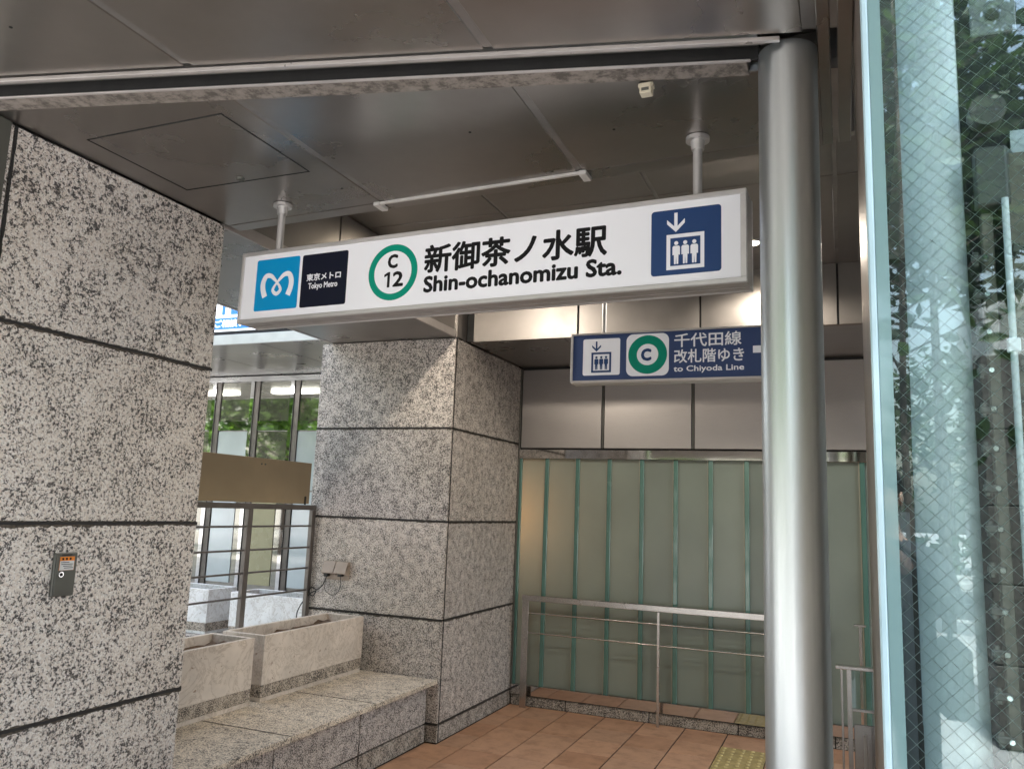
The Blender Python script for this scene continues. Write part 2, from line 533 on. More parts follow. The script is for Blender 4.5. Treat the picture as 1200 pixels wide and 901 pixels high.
def ring_b(cx, cz, ro, ri, y0, y1, n=48, sx=1.0):
    b = B()
    for i in range(n):
        a0, a1 = 2 * math.pi * i / n, 2 * math.pi * (i + 1) / n
        P = lambda r, a: (cx + sx * r * math.cos(a), cz + r * math.sin(a))
        b.print([P(ri, a0), P(ro, a0), P(ro, a1), P(ri, a1)], y0, y1)
    bmesh.ops.remove_doubles(b.bm, verts=b.bm.verts[:], dist=1e-6)
    return b

def disc_poly(cx, cz, r, n=20):
    return [(cx + r * math.cos(2 * math.pi * i / n), cz + r * math.sin(2 * math.pi * i / n)) for i in range(n)]

def text_b(body, x0, x1, z0, z1, y, bold=0.0, thick=0.0006, normal=(0, -1)):
    """lettering fitted into the rectangle x0..x1, z0..z1 on the plane y (facing -Y), thickened by overlaying shifted copies"""
    c = bpy.data.curves.new('lettering', 'FONT')
    c.body = body
    c.resolution_u = 3
    o = bpy.data.objects.new('lettering', c)
    COL.objects.link(o)
    dg = bpy.context.evaluated_depsgraph_get()
    me = bpy.data.meshes.new_from_object(o.evaluated_get(dg))
    bpy.data.objects.remove(o); bpy.data.curves.remove(c)
    xs = [v.co.x for v in me.vertices]; ys = [v.co.y for v in me.vertices]
    ax, bx, ay, by = min(xs), max(xs), min(ys), max(ys)
    b = B()
    r = bold
    offs = [(0, 0)] if not r else [(r * math.cos(2 * math.pi * k / 8), r * math.sin(2 * math.pi * k / 8)) for k in range(8)] + [(0, 0)]
    for i, (dx, dz) in enumerate(offs):
        vs = [b.bm.verts.new((x0 + r + (v.co.x - ax) / (bx - ax) * (x1 - x0 - 2 * r) + dx, y - i * 0.00004, z0 + r + (v.co.y - ay) / (by - ay) * (z1 - z0 - 2 * r) + dz)) for v in me.vertices]
        for p in me.polygons:
            try: b.bm.faces.new([vs[k] for k in p.vertices])
            except ValueError: pass
    bpy.data.meshes.remove(me)
    for f in b.bm.faces:
        f.normal_update()
        if f.normal.y > 0: f.normal_flip()
    return b

def ribbon(pts, widths, y0, y1):
    b = B()
    n = len(pts)
    L, Rr = [], []
    for i in range(n):
        p = Vector(pts[i]); q0 = Vector(pts[max(i - 1, 0)]); q1 = Vector(pts[min(i + 1, n - 1)])
        d = (q1 - q0).normalized(); nn = Vector((-d.y, d.x)) * widths[i] / 2
        L.append(p + nn); Rr.append(p - nn)
    for i in range(n - 1):
        e = i * 0.000004
        vs = [b.bm.verts.new((p.x, y0 - e, p.y)) for p in (L[i], Rr[i], Rr[i + 1], L[i + 1])]
        b.bm.faces.new(vs)
    for f in b.bm.faces:
        f.normal_update()
        if f.normal.y > 0: f.normal_flip()
    return b

def catmull(P, k=6):
    out = []
    for i in range(len(P) - 1):
        p0, p1, p2, p3 = P[max(i - 1, 0)], P[i], P[i + 1], P[min(i + 2, len(P) - 1)]
        for j in range(k):
            t = j / k
            out.append(tuple(0.5 * (2 * p1[d] + (p2[d] - p0[d]) * t + (2 * p0[d] - 5 * p1[d] + 4 * p2[d] - p3[d]) * t * t + (-p0[d] + 3 * p1[d] - 3 * p2[d] + p3[d]) * t ** 3) for d in range(len(p1))))
    out.append(tuple(P[-1]))
    return out

# ================================================================== GROUND
pav = structure('pavement')
mk('ground_sheet', B().box(-120, -12, -0.30, 120, 1.72, -0.012), 'pave', pav)
mk('side_ground', B().box(-120, 1.72, -0.30, -3.56, 60, -0.012), 'pave', pav)
mk('rear_ground', B().box(-3.56, 9.0, -0.30, 120, 60, -0.012), 'pave', pav)
mk('kerb', B().box(-120, -12.18, -0.30, 120, -12.0, 0.0, 0.012), 'facade', pav)
mk('far_pavement', B().box(-120, -150, -0.30, 120, -21.2, -0.0), 'pave', pav)
road = structure('road')
mk('carriageway', B().box(-120, -21.2, -0.40, 120, -12.18, -0.14), 'asph', road)
b = B()
b.box(-120, -12.75, -0.14, 120, -12.6, -0.136)
b.box(-120, -20.8, -0.14, 120, -20.65, -0.136)
for k in range(11):
    b.box(-30 + k * 0.9, -20.4, -0.14, -29.55 + k * 0.9, -13.0, -0.136)
for k in range(30):
    b.box(-60 + k * 5, -16.8, -0.14, -57.5 + k * 5, -16.65, -0.136)
mk('road_marking', b, 'paint', road)

# hall floor: dark bed with tiles set in it
floor = structure('floor')
mk('floor_bed', B().box(-3.56, 1.72, -0.30, 3.0, 9.0, -0.008), 'grout', floor)
PX, PY, X0, Y0 = 0.2955, 0.300, -2.262, 4.808
gap = 0.0035
tp = None
xi0, xi1 = -1, 10
for j in range(-10, 5):
    for i in range(xi0, xi1):
        x0, x1 = X0 + i * PX, X0 + (i + 1) * PX
        y0, y1 = Y0 + j * PY, Y0 + (j + 1) * PY
        tact = (i == 5 and -2 <= j <= 2)
        if j == 4: y1 = 6.044
        if i == -1:
            if y0 > 4.80:
                x0 = -2.440
            else:
                x0 = -2.519
        full = i >= 0 and j < 4
        if tact:
            if 'tt' not in globals():
                bb = B().box(0.002, 0.002, -0.02, PX - 0.002, PY - 0.002, 0.001, 0.002)
                tt = mk('tactile_tile', bb, 'tactile', floor)
                d = B()
                for a in range(5):
                    for c in range(5):
                        d.dome(((a + 0.5) * PX / 5, (c + 0.5) * PY / 5, 0.001), 0.012, 0.005)
                td = mk('dot_grid', d, 'tactile_dot', tt)
                tt.location = (x0, y0, 0)
            else:
                t2 = dup(tt, loc=(x0, y0, 0)); dup(td, parent=t2)
            continue
        if full:
            if tp is None:
                tp = mk('floor_tile', B().box(0.005, 0.0025, -0.02, PX - 0.005, PY - 0.0025, 0.0, 0.002), 'tile', floor)
                tp.location = (x0, y0, 0)
            else:
                dup(tp, loc=(x0, y0, rnd.uniform(-0.0006, 0.0006)))
        else:
            mk('floor_tile', B().box(x0 + 0.004, y0 + 0.002, -0.02, x1 - 0.004, y1 - 0.002, 0.0, 0.002), 'tile', floor)

# ================================================================== GRANITE PILLARS
ZC = [0.0, 0.112, 0.758, 1.395, 2.023, 2.648]
def pillar(name, label, x0, x1, y0, y1, mat, base=True):
    t = thing(name, label, 'pillar', ((x0 + x1) / 2, (y0 + y1) / 2, 0))
    T = 0.03
    mk('core', B().box(x0 + T - 0.012, y0 + T - 0.012, 0, x1 - T + 0.012, y1 - T + 0.012, 2.648), 'sealant', t)
    g = 0.007
    for k in range(5):
        z0, z1 = ZC[k] + (g if k else 0), ZC[k + 1] - (g if k < 4 else 0)
        m = mat if k else 'granite_base'
        j = lambda: rnd.uniform(-0.0012, 0.0012)
        e = j(); mk('granite_slab', B().box(x0 + 0.002, y0 + e, z0, x1, y0 + 0.014, z1, 0.002), m, t)
        e = j(); mk('granite_slab', B().box(x1 - T + e, y0 + 0.025, z0, x1 + e, y1 - 0.003, z1, 0.002), m, t)
        e = j(); mk('granite_slab', B().box(x0 + 0.002, y1 - T + e, z0, x1 - T - 0.006, y1 + e, z1, 0.002), m, t)
        e = j(); mk('granite_slab', B().box(x0 + e, y0 + 0.02, z0, x0 + T + e, y1 - T - 0.006, z1, 0.002), m, t)
    # black sealant and brown grime along the joints
    for k in range(1, 5):
        mk('joint_grime', ragged(lambda a, w: (x1 + 0.0014, a, ZC[k] - 0.002 + w), y0 + 0.02, y1, 0.0085, 0.0), 'grime', t)
        mk('joint_sealant', ragged(lambda a, w: (x1 + 0.0019, a, ZC[k] + w), y0 + 0.02, y1, 0.0048, 0.5), 'sealant', t)
        mk('joint_grime', ragged(lambda a, w: (a, y0 - 0.0014, ZC[k] - 0.002 + w), x0, x1, 0.0075, 0.0), 'grime', t)
        mk('joint_sealant', ragged(lambda a, w: (a, y0 - 0.0019, ZC[k] + w), x0, x1, 0.0048, 0.5), 'sealant', t)
    mk('joint_sealant', ragged(lambda a, w: (x1 + 0.0019, y0 + 0.0195 + w, a), 0.0, 2.648, 0.006, 0.5), 'sealant', t)
    return t
def ragged(fn, a0, a1, hw, lo=0.25):
    b = B()
    n = max(4, int((a1 - a0) / (0.012 if lo else 0.007)))
    prev = None
    w0 = w1 = hw
    for i in range(n + 1):
        a = a0 + (a1 - a0) * i / n
        w0 = 0.55 * w0 + 0.45 * hw * rnd.uniform(lo, 2 - lo); w1 = 0.55 * w1 + 0.45 * hw * rnd.uniform(lo, 2 - lo)
        cur = (b.bm.verts.new(fn(a, -w0)), b.bm.verts.new(fn(a, w1)))
        if prev: b.bm.faces.new((prev[0], cur[0], cur[1], prev[1]))
        prev = cur
    return b
p1 = pillar('granite_pillar', 'big speckled granite pillar nearest the camera, carrying the grey lock box', -3.55, -2.417, 1.58, 2.545, 'granite')
p2 = pillar('granite_pillar', 'square granite pillar behind the stone bench, beside the frosted glass', -3.545, -2.443, 4.825, 6.09, 'granite2')

# ================================================================== CEILING
ceil = structure('ceiling')
S = 0.238
CZ = 2.655
XJ = [-3.56, -3.24, -2.43, -1.62, -0.81, -0.052]
lineA = lambda x: 1.900 + S * x
lineB = lambda x: 2.064 + S * x
edgeY = lambda x: 2.455 - 0.047 * (x + 0.21)
def cpanel(poly, z0=CZ, mat='ceil', name='ceiling_panel', th=0.02):
    return mk(name, B().prism(poly, z0, z0 + th, 0.0025), mat, ceil)
g = 0.012
for i in range(len(XJ) - 1):
    a, b_ = XJ[i] + g, XJ[i + 1] - g
    fy = 0.30
    cpanel([(a, fy), (b_, fy), (b_, lineA(b_) - 0.003), (a, lineA(a) - 0.003)])
    if XJ[i + 1] > -2.4:
        a2 = max(a, -2.42)
        cpanel([(a2, lineB(a2)), (b_, lineB(b_)), (b_, edgeY(b_)), (a2, edgeY(a2))])
        cpanel([(a2, edgeY(a2) + 0.006), (b_, edgeY(b_) + 0.006), (b_, edgeY(b_) + 0.075), (a2, edgeY(a2) + 0.075)], name='ceiling_edge_panel')
# narrow panels against the lift
cpanel([(-0.032, 0.3), (-0.002, 0.3), (-0.002, 2.52), (-0.032, 2.52)], name='ceiling_panel')
cpanel([(-0.042, 1.96), (-0.034, 1.96), (-0.034, 2.52), (-0.042, 2.52)], name='ceiling_panel')
cpanel([(0.014, 1.515), (0.049, 1.515), (0.049, 2.52), (0.014, 2.52)], name='ceiling_panel')
mk('joint_backing', B().prism([(-3.56, 0.3), (0.05, 0.3), (0.05, 1.9), (-3.56, 1.04)], CZ + 0.003, CZ + 0.03), 'joint', ceil)
mk('joint_backing', B().prism([(-2.42, lineB(-2.42) + .01), (0.05, lineB(0.05) + .01), (0.05, 2.50), (-2.42, 2.62)], CZ + 0.003, CZ + 0.03), 'joint', ceil)
# soffit left of the recess (over the bench)
for (y0, y1) in ((1.2, 2.60), (2.606, 4.10), (4.106, 5.60), (5.606, 6.6)):
    cpanel([(-3.44, y0), (-2.455, y0), (-2.455, y1), (-3.44, y1)], 2.652, name='soffit_panel')
mk('soffit_trim', B().box(-2.452, 2.55, 2.648, -2.437, 4.815, 2.70, 0.002), 'alud', ceil)
# recess (raised coffer)
RZ = 3.03
mk('recess_wall_panel', B().box(-2.47, 2.62, 2.70, -2.443, 3.40, RZ, 0.002), 'ceil2', ceil)
mk('recess_wall_panel', B().box(-2.47, 3.41, 2.70, -2.443, 4.815, RZ, 0.002), 'ceil2', ceil)
mk('recess_wall_panel', B().box(-2.47, 4.835, 2.660, -2.443, 4.995, RZ, 0.002), 'ceil2', ceil)
mk('corner_trim', B().box(-2.448, 4.817, 2.652, -2.438, 4.833, RZ, 0.001), 'satin', ceil)
for a, b_ in ((-2.40, -1.62), (-1.62, -0.81), (-0.81, 0.0), (0.0, 0.18)):
    mk('recess_wall_panel', B().box(a + 0.006, 5.0, 2.652, b_ - 0.006, 5.03, RZ, 0.002), 'ceil2', ceil)
mk('recess_backing', B().box(-2.46, 5.012, 2.66, 0.18, 5.05, RZ), 'dark', ceil)
for a, b_ in ((-2.44, -1.62), (-1.62, -0.81), (-0.81, 0.0), (0.0, 0.13)):
    for y0, y1 in ((2.45, 3.66), (3.668, 4.998)):
        cpanel([(a + 0.009, y0), (b_ - 0.009, y0), (b_ - 0.009, y1), (a + 0.009, y1)], RZ, 'ceil2', 'recess_ceiling_panel')
mk('joint_backing', B().box(-2.47, 2.44, RZ + 0.006, 0.13, 5.05, RZ + 0.03), 'joint', ceil)
mk('recess_edge_board', B().prism([(-2.42, 2.64), (0.06, 2.525), (0.06, 2.495), (-2.42, 2.61)], CZ + 0.02, RZ + 0.02), 'alud', ceil)
# lower soffit before the frosted wall
for a, b_ in ((-2.43, -1.735), (-1.735, -1.033), (-1.033, -0.33), (-0.33, 0.37), (0.37, 0.8)):
    cpanel([(a + 0.004, 5.034), (b_ - 0.004, 5.034), (b_ - 0.004, 6.05), (a + 0.004, 6.05)], 2.652, 'ceil', 'soffit_panel')
mk('joint_backing', B().box(-2.44, 5.034, 2.662, 0.8, 6.08, 2.69), 'joint', ceil)
# flush hatch
hb = B()
hx0, hx1, hy0, hy1 = -2.292, -1.724, 1.752, 2.196
for q in ((hx0, hy0, hx1, hy0 + 0.004), (hx0, hy1 - 0.004, hx1, hy1), (hx0, hy0 + 0.004, hx0 + 0.004, hy1 - 0.004), (hx1 - 0.004, hy0 + 0.004, hx1, hy1 - 0.004)):
    hb.box(q[0], q[1], CZ - 0.0015, q[2], q[3], CZ + 0.0005)
hatch = mk('access_hatch', hb, 'dark', ceil)
kb = B(); kb.cyl((-2.012, 2.168, CZ - 0.006), (-2.012, 2.168, CZ), 0.014, 0.017, 16); kb.box(-2.018, 2.158, CZ - 0.009, -2.006, 2.178, CZ - 0.006)
mk('hatch_lock', kb, 'boxgrey', hatch)
# unseen roof slab added over everything, keeps sun and sky out of the recess
mk('light_block_roof', B().prism([(-3.56, 0.3), (0.05, 0.3), (0.05, 9.0), (-3.46, 9.0), (-3.46, 2.6), (-3.56, 2.6)], 3.10, 3.25), 'roofm', ceil)
mk('roof_edge', B().box(-3.56, 0.26, 2.60, 0.05, 0.30, 3.25), 'alud', ceil)
mk('roof_edge', B().box(-3.60, 0.26, 2.648, -3.56, 2.6, 3.25), 'alud', ceil)
mk('roof_edge', B().box(-3.465, 2.6, 2.650, -3.442, 6.6, 3.25), 'alud', ceil)
mk('light_block_roof', B().box(0.05, 4.0, 3.10, 1.2, 9.0, 3.25), 'roofm', ceil)

for sx_, sy_ in ((-1.25, 1.28), (-0.55, 1.30), (-1.92, 1.22), (-1.70, 2.36), (-1.05, 2.10), (-0.62, 2.22)):
    mk('screw', B().cyl((sx_, sy_, CZ - 0.0012), (sx_, sy_, CZ + 0.001), 0.0045, n=10), 'dark', ceil)
# rolling shutter slot crossing the ceiling at an angle
sh = thing('shutter_slot', 'long rolling shutter slot crossing the ceiling from pillar to steel column', 'shutter', (-1.2, 1.65, 2.65))
def strip(y_off0, y_off1, z0, z1, xa=-2.40, xb=-0.17):
    f = lambda x, o: 1.919 + S * x + o
    return B().prism([(xa, f(xa, y_off0)), (xb, f(xb, y_off0)), (xb, f(xb, y_off1)), (xa, f(xa, y_off1))], z0, z1, 0.001)
mk('front_rail', strip(-0.019, -0.007, 2.641, 2.652, xb=-0.115), 'railm', sh)
mk('front_rail_lip', strip(-0.006, 0.006, 2.646, 2.660, xb=-0.15), 'alud', sh)
mk('slot_bed', strip(-0.02, 0.12, 2.705, 2.75), 'dark', sh)
mk('slot_side', strip(0.070, 0.078, 2.6455, 2.705), 'dark', sh)
mk('curtain_edge', strip(0.026, 0.030, 2.664, 2.70), 'alud', sh)
mk('curtain_edge', strip(0.042, 0.048, 2.668, 2.70), 'boxgrey', sh)
mk('rear_rail', strip(0.067, 0.078, 2.641, 2.6455, xb=-0.19), 'railm', sh)
MT['stain'] = stained_metal('stained_zinc', (0.30, 0.265, 0.235))
mk('stained_strip', strip(0.0785, 0.146, 2.6425, 2.67, xb=-0.20), 'stain', sh)
gp = thing('shutter_guide', 'dark upright shutter guide post at the near edge of the big pillar', 'shutter guide', (-2.43, 1.55, 0))
gb = B(); gb.box(-2.46, 1.515, 0, -2.405, 1.53, 2.65); gb.box(-2.46, 1.53, 0, -2.452, 1.575, 2.65); gb.box(-2.413, 1.53, 0, -2.405, 1.575, 2.65)
mk('channel', gb, 'boxgrey', gp)

# small fittings on the ceiling
tr = thing('cable_trunking', 'thin white cable trunking stuck along the edge of the ceiling', 'trunking', (-1.22, 2.45, 2.65))
mk('duct', B().prism([(-1.632, edgeY(-1.632) - 0.006), (-0.80, edgeY(-0.80) - 0.006), (-0.80, edgeY(-0.80) + 0.007), (-1.632, edgeY(-1.632) + 0.007)], 2.645, 2.655, 0.001), 'duct', tr)
for x in (-1.645, -0.800):
    mk('end_elbow', B().box(x - 0.014, edgeY(x) - 0.012, 2.639, x + 0.014, edgeY(x) + 0.055, 2.655, 0.002), 'duct', tr)
se = thing('sensor_box', 'small cream sensor box on the stained ceiling strip', 'sensor', (-0.465, 1.985, 2.62))
sb = B().box(-0.482, 1.970, 2.618, -0.450, 2.000, 2.648, 0.002)
sb.box(-0.486, 1.974, 2.637, -0.446, 1.996, 2.648)
mk('housing', sb, 'cream', se)
mk('lens', B().box(-0.476, 1.968, 2.624, -0.456, 1.970, 2.632), 'boxgrey', se)

# recessed lamps
def downlight(label, x, y, power, size, tilt=0):
    t = thing('ceiling_lamp', label, 'lamp', (x, y, RZ), group='round lamps in the raised ceiling')
    b = B()
    n = 24
    for i in range(n):
        a0, a1 = 2 * math.pi * i / n, 2 * math.pi * (i + 1) / n
        P = lambda r, a, z: b.bm.verts.new((x + r * math.cos(a), y + r * math.sin(a), z))
        for (r0, z0), (r1, z1) in (((0.062, RZ), (0.062, RZ - 0.008)), ((0.062, RZ - 0.008), (0.046, RZ - 0.008)), ((0.046, RZ - 0.008), (0.046, RZ - 0.003))):
            b.bm.faces.new((P(r0, a0, z0), P(r0, a1, z0), P(r1, a1, z1), P(r1, a0, z1)))
    mk('trim_ring', b, 'alu', t)
    mk('diffuser', B().cyl((x, y, RZ - 0.005), (x, y, RZ - 0.003), 0.045, n=24), 'lamp', t)
    l = bpy.data.lights.new('lamp_light', 'SPOT')
    l.energy = power; l.color = (1.0, 0.89, 0.75); l.spot_size = R(160); l.spot_blend = 0.35; l.shadow_soft_size = size
    lo = bpy.data.objects.new('lamp_light', l); COL.objects.link(lo); lo.parent = t; lo.location = (0, 0, -0.03); lo.rotation_euler = (R(tilt), 0, 0)
MT['lamp'] = basic('lamp_diffuser', (1.0, 0.86, 0.66), 0.4, emis=14.0)
downlight('warm round ceiling lamp near the bench side wall, behind the main sign', -2.13, 3.85, 11, 0.045, 20)
downlight('warm round ceiling lamp behind the right end of the main sign', -0.445, 4.48, 13, 0.05)

# ================================================================== STEEL COLUMN
col = thing('steel_column', 'round brushed steel column right of the main sign', 'column', (-0.103, 1.967, 0))
mk('tube', B().cyl((-0.103, 1.967, 0), (-0.103, 1.967, 2.655), 0.0705, n=64), 'steel', col)
mk('collar', B().cyl((-0.103, 1.967, 0.0), (-0.103, 1.967, 0.012), 0.085, 0.078, n=48), 'satin', col)

# ================================================================== MAIN SIGN
SG = thing('station_sign', 'long white hanging station sign with cyan and navy logos and a green C12 ring', 'sign', (-1.196, 2.388, 2.165), R(-2.634))
def L(name, b, mat, parent=SG, **kw):
    return mk(name, b, mat, parent, local=True, **kw)
F = -0.060          # front plane (local y); local z = world z - 2.165
W0, W1, H1 = -0.956, 0.962, 0.282
fr = B()
fr.box(W0, F, 0.0, W1, F + 0.016, 0.015, 0.002); fr.box(W0, F, H1 - 0.016, W1, F + 0.016, H1, 0.002)
fr.box(W0, F, 0.0151, W0 + 0.013, F + 0.016, H1 - 0.0161, 0.002); fr.box(W1 - 0.018, F, 0.0151, W1, F + 0.016, H1 - 0.0161, 0.002)
L('front_frame', fr, 'alu')
cs = B()
for i, (a, b_) in enumerate(((F + 0.0165, F + 0.038), (F + 0.042, F + 0.062), (F + 0.066, F + 0.086), (F + 0.090, F + 0.1035))):
    cs.box(W0 + 0.001, a, 0.0005 + (0.001 if i % 2 else 0), W1 - 0.001, b_, H1 - 0.001, 0.0015)
cs.box(W0 + 0.006, F + 0.017, 0.006, W1 - 0.006, F + 0.103, H1 - 0.006)
L('casing', cs, 'alud')
bf = B(); bf.box(W0, F + 0.104, 0.0, W1, F + 0.120, H1, 0.002); L('rear_frame', bf, 'alu')
face = L('sign_face', B().box(W0 + 0.010, F + 0.006, 0.010, W1 - 0.014, F + 0.012, H1 - 0.012), 'acryl')
P0 = F + 0.006 - 0.0006
P1 = P0 - 0.0006
P2 = P1 - 0.0006
z = lambda v: v - 2.165
lg = L('cyan_logo_panel', B().print(rrect(-0.879, z(2.2085), -0.671, z(2.4110), 0.008), P0, P0 + 0.0005), 'cyan')
# looped ribbon emblem
cx, cz, w, h = -0.773, z(2.3095), 0.150, 0.085
half = [(-0.37, -0.56, .16), (-0.445, -0.22, .155), (-0.455, 0.12, .15), (-0.37, 0.40, .135), (-0.22, 0.40, .115), (-0.10, 0.24, .09), (0.0, 0.06, .06), (0.085, -0.12, .075), (0.12, -0.30, .09), (0.0, -0.46, .10)]
path3 = half + [(-a_, b_, c_) for a_, b_, c_ in half[-2::-1]]
path = [(a_, b_) for a_, b_, c_ in path3]; wd = [c_ for a_, b_, c_ in path3]
pp = catmull([(px, pz, q) for (px, pz), q in zip(path, wd)], 8)
L('ribbon_emblem', ribbon([(cx + p[0] * w, cz + p[1] * h) for p in pp], [p[2] * w for p in pp], P1, P1), 'white', lg)
nv = L('navy_logo_panel', B().print(rrect(-0.658, z(2.2068), -0.449, z(2.4095), 0.008), P0, P0 + 0.0005), 'navy')
L('lettering', text_b('東京メトロ', -0.633, -0.476, z(2.3060), z(2.3345), P1, 0.0009), 'white', nv)
L('lettering', text_b('Tokyo Metro', -0.6225, -0.489, z(2.2690), z(2.2985), P1, 0.0007), 'white', nv)
L('line_ring', ring_b(-0.2515, z(2.3065), 0.1020, 0.0780, P0, P0 + 0.0005), 'green')
L('lettering', text_b('C', -0.2745, -0.2320, z(2.3205), z(2.3725), P0, 0.0030), 'ink')
ob1 = B(); z0_, z1_ = z(2.2525), z(2.3085)
ob1.print([(-0.2725, z0_), (-0.2620, z0_), (-0.2620, z1_), (-0.2700, z1_), (-0.2860, z1_ - 0.0085), (-0.2860, z1_ - 0.0175), (-0.2725, z1_ - 0.0120)], P0, P0 + 0.0005)
L('lettering', ob1, 'ink')
L('lettering', text_b('2', -0.2500, -0.2055, z(2.2525), z(2.3085), P0, 0.0026), 'ink')
L('station_name', text_b('新御茶ノ水駅', -0.1235, 0.5400, z(2.2875), z(2.3900), P0, 0.0031), 'ink')
L('station_name', text_b('Shin-ochanomizu Sta.', -0.1215, 0.5880, z(2.2200), z(2.2795), P0, 0.0029), 'ink')

def lift_icon(x0, z0, x1, z1, y, fg_mat, st, parent, mkf):
    """lift cabin outline with three standing figures"""
    b = B()
    for q in ((x0, z0, x1, z0 + st), (x0, z1 - st, x1, z1), (x0, z0 + st, x0 + st, z1 - st), (x1 - st, z0 + st, x1, z1 - st)):
        b.print([(q[0], q[1]), (q[2], q[1]), (q[2], q[3]), (q[0], q[3])], y, y + 0.0005)
    iw = (x1 - x0 - 2 * st)
    ih = (z1 - z0 - 2 * st)
    for k in range(3):
        c = x0 + st + iw * (0.20 + 0.30 * k)
        hw = iw * 0.125
        zb = z0 + st + ih * 0.06
        ht = ih * 0.82
        b.print(disc_poly(c, zb + ht * 0.915, ht * 0.088), y, y + 0.0005)
        sh_ = zb + ht * 0.80
        b.print([(c - hw, zb + ht * 0.40), (c - hw * 0.72, zb + ht * 0.40), (c - hw * 0.62, zb + ht * 0.42), (c - hw * 0.56, zb), (c - hw * 0.10, zb), (c, zb + ht * 0.36),
                 (c + hw * 0.10, zb), (c + hw * 0.56, zb), (c + hw * 0.62, zb + ht * 0.42), (c + hw * 0.72, zb + ht * 0.40), (c + hw, zb + ht * 0.40), (c + hw, sh_ - hw * 0.35), (c + hw * 0.7, sh_), (c - hw * 0.7, sh_), (c - hw, sh_ - hw * 0.35)], y, y + 0.0005)
    mkf('lift_symbol', b, fg_mat, parent)

def arrow_icon(cx, zb, zt, hw, wt, y, mat, parent, mkf):
    b = B()
    b.print([(cx - wt / 2, zb + wt * 1.2), (cx + wt / 2, zb + wt * 1.2), (cx + wt / 2, zt), (cx - wt / 2, zt)], y, y + 0.0005)
    d = hw * 1.0
    for s in (-1, 1):
        b.print([(cx, zb), (cx + s * hw, zb + d), (cx + s * hw, zb + d + wt * 1.35), (cx, zb + wt * 1.35)][::s], y - 0.00002, y + 0.0004)
    mkf('down_arrow', b, mat, parent)

bl = L('lift_panel', B().print(rrect(0.6795, z(2.2048), 0.8888, z(2.4083), 0.010), P0, P0 + 0.0005), 'blue')
arrow_icon(0.7548, z(2.3370), z(2.3974), 0.0268, 0.0100, P1, 'white', bl, L)
lift_icon(0.7267, z(2.2205), 0.8395, z(2.3300), P1, 'white', 0.0115, bl, L)
# hanging rods
for u in (-0.828, 0.808):
    r_ = L('hanging_rod', B().cyl((u, 0, H1 - 0.001), (u, 0, 2.656 - 2.165), 0.0140, n=20), 'alu')
    L('ceiling_flange', B().cyl((u, 0, 2.641 - 2.165), (u, 0, 2.6535 - 2.165), 0.036, 0.036, n=32).cyl((u, 0, 2.612 - 2.165), (u, 0, 2.641 - 2.165), 0.019, 0.022, n=24), 'alu', r_)

# ================================================================== SMALL SIGN
DS = thing('direction_sign', 'blue hanging direction sign with a green C ring, under and behind the main sign', 'sign', (-0.72, 4.05, 2.175))
X0s, X1s, Z0s, Z1s = -1.333, -0.115, 2.174, 2.439
fb = B()
fb.box(X0s, 4.0, Z0s, X1s, 4.012, Z0s + 0.010, 0.0015); fb.box(X0s, 4.0, Z1s - 0.010, X1s, 4.012, Z1s, 0.0015)
fb.box(X0s, 4.0, Z0s + 0.0101, X0s + 0.013, 4.012, Z1s - 0.0101, 0.0015); fb.box(X1s - 0.013, 4.0, Z0s + 0.0101, X1s, 4.012, Z1s - 0.0101, 0.0015)
mk('front_frame', fb, 'alu', DS)
mk('casing', B().box(X0s + 0.001, 4.0125, Z0s - 0.004, X1s - 0.001, 4.10, Z1s - 0.001, 0.002), 'alu', DS)
mk('sign_face', B().box(X0s + 0.010, 4.004, Z0s + 0.008, X1s - 0.010, 4.010, Z1s - 0.008), 'sblue', DS)
Q0, Q1, Q2, Q3 = 4.0034, 4.0028, 4.0022, 4.0016
def D(name, b, mat, parent=DS, **kw):
    return mk(name, b, mat, parent, **kw)
lp = D('lift_panel', B().print(rrect(-1.2645, 2.2105, -1.0625, 2.4065, 0.010), Q0, Q0 + 0.0005), 'white')
arrow_icon(-1.1905, 2.3380, 2.3930, 0.0245, 0.0085, Q1, 'blue', lp, D)
lift_icon(-1.2180, 2.2250, -1.1095, 2.3335, Q1, 'blue', 0.0105, lp, D)
cp = D('line_panel', B().print(rrect(-1.0285, 2.2000, -0.8060, 2.4220, 0.036, 8), Q0, Q0 + 0.0005), 'white')
D('line_ring', ring_b(-0.9168, 2.3120, 0.1015, 0.0560, Q1, Q1 + 0.0005), 'green', cp)
D('lettering', text_b('C', -0.9510, -0.8960, 2.2785, 2.3440, Q1, 0.0042), 'blue', cp)
D('lettering', text_b('千代田線', -0.7790, -0.4460, 2.3430, 2.4150, Q0, 0.0012), 'white')
D('lettering', text_b('改札階ゆき', -0.7800, -0.4340, 2.2610, 2.3320, Q0, 0.0012), 'white')
D('lettering', text_b('to Chiyoda Line', -0.7815, -0.4345, 2.2085, 2.2475, Q0, 0.0009), 'white')
D('white_square', B().print([(-0.392, 2.300), (-0.345, 2.300), (-0.345, 2.3355), (-0.392, 2.3355)], Q0, Q0 + 0.0005), 'white')
for x in (-1.165, -0.26):
    mk('hanging_rod', B().cyl((x, 4.05, 2.438), (x, 4.05, RZ + 0.001), 0.013, n=16), 'alu', DS)

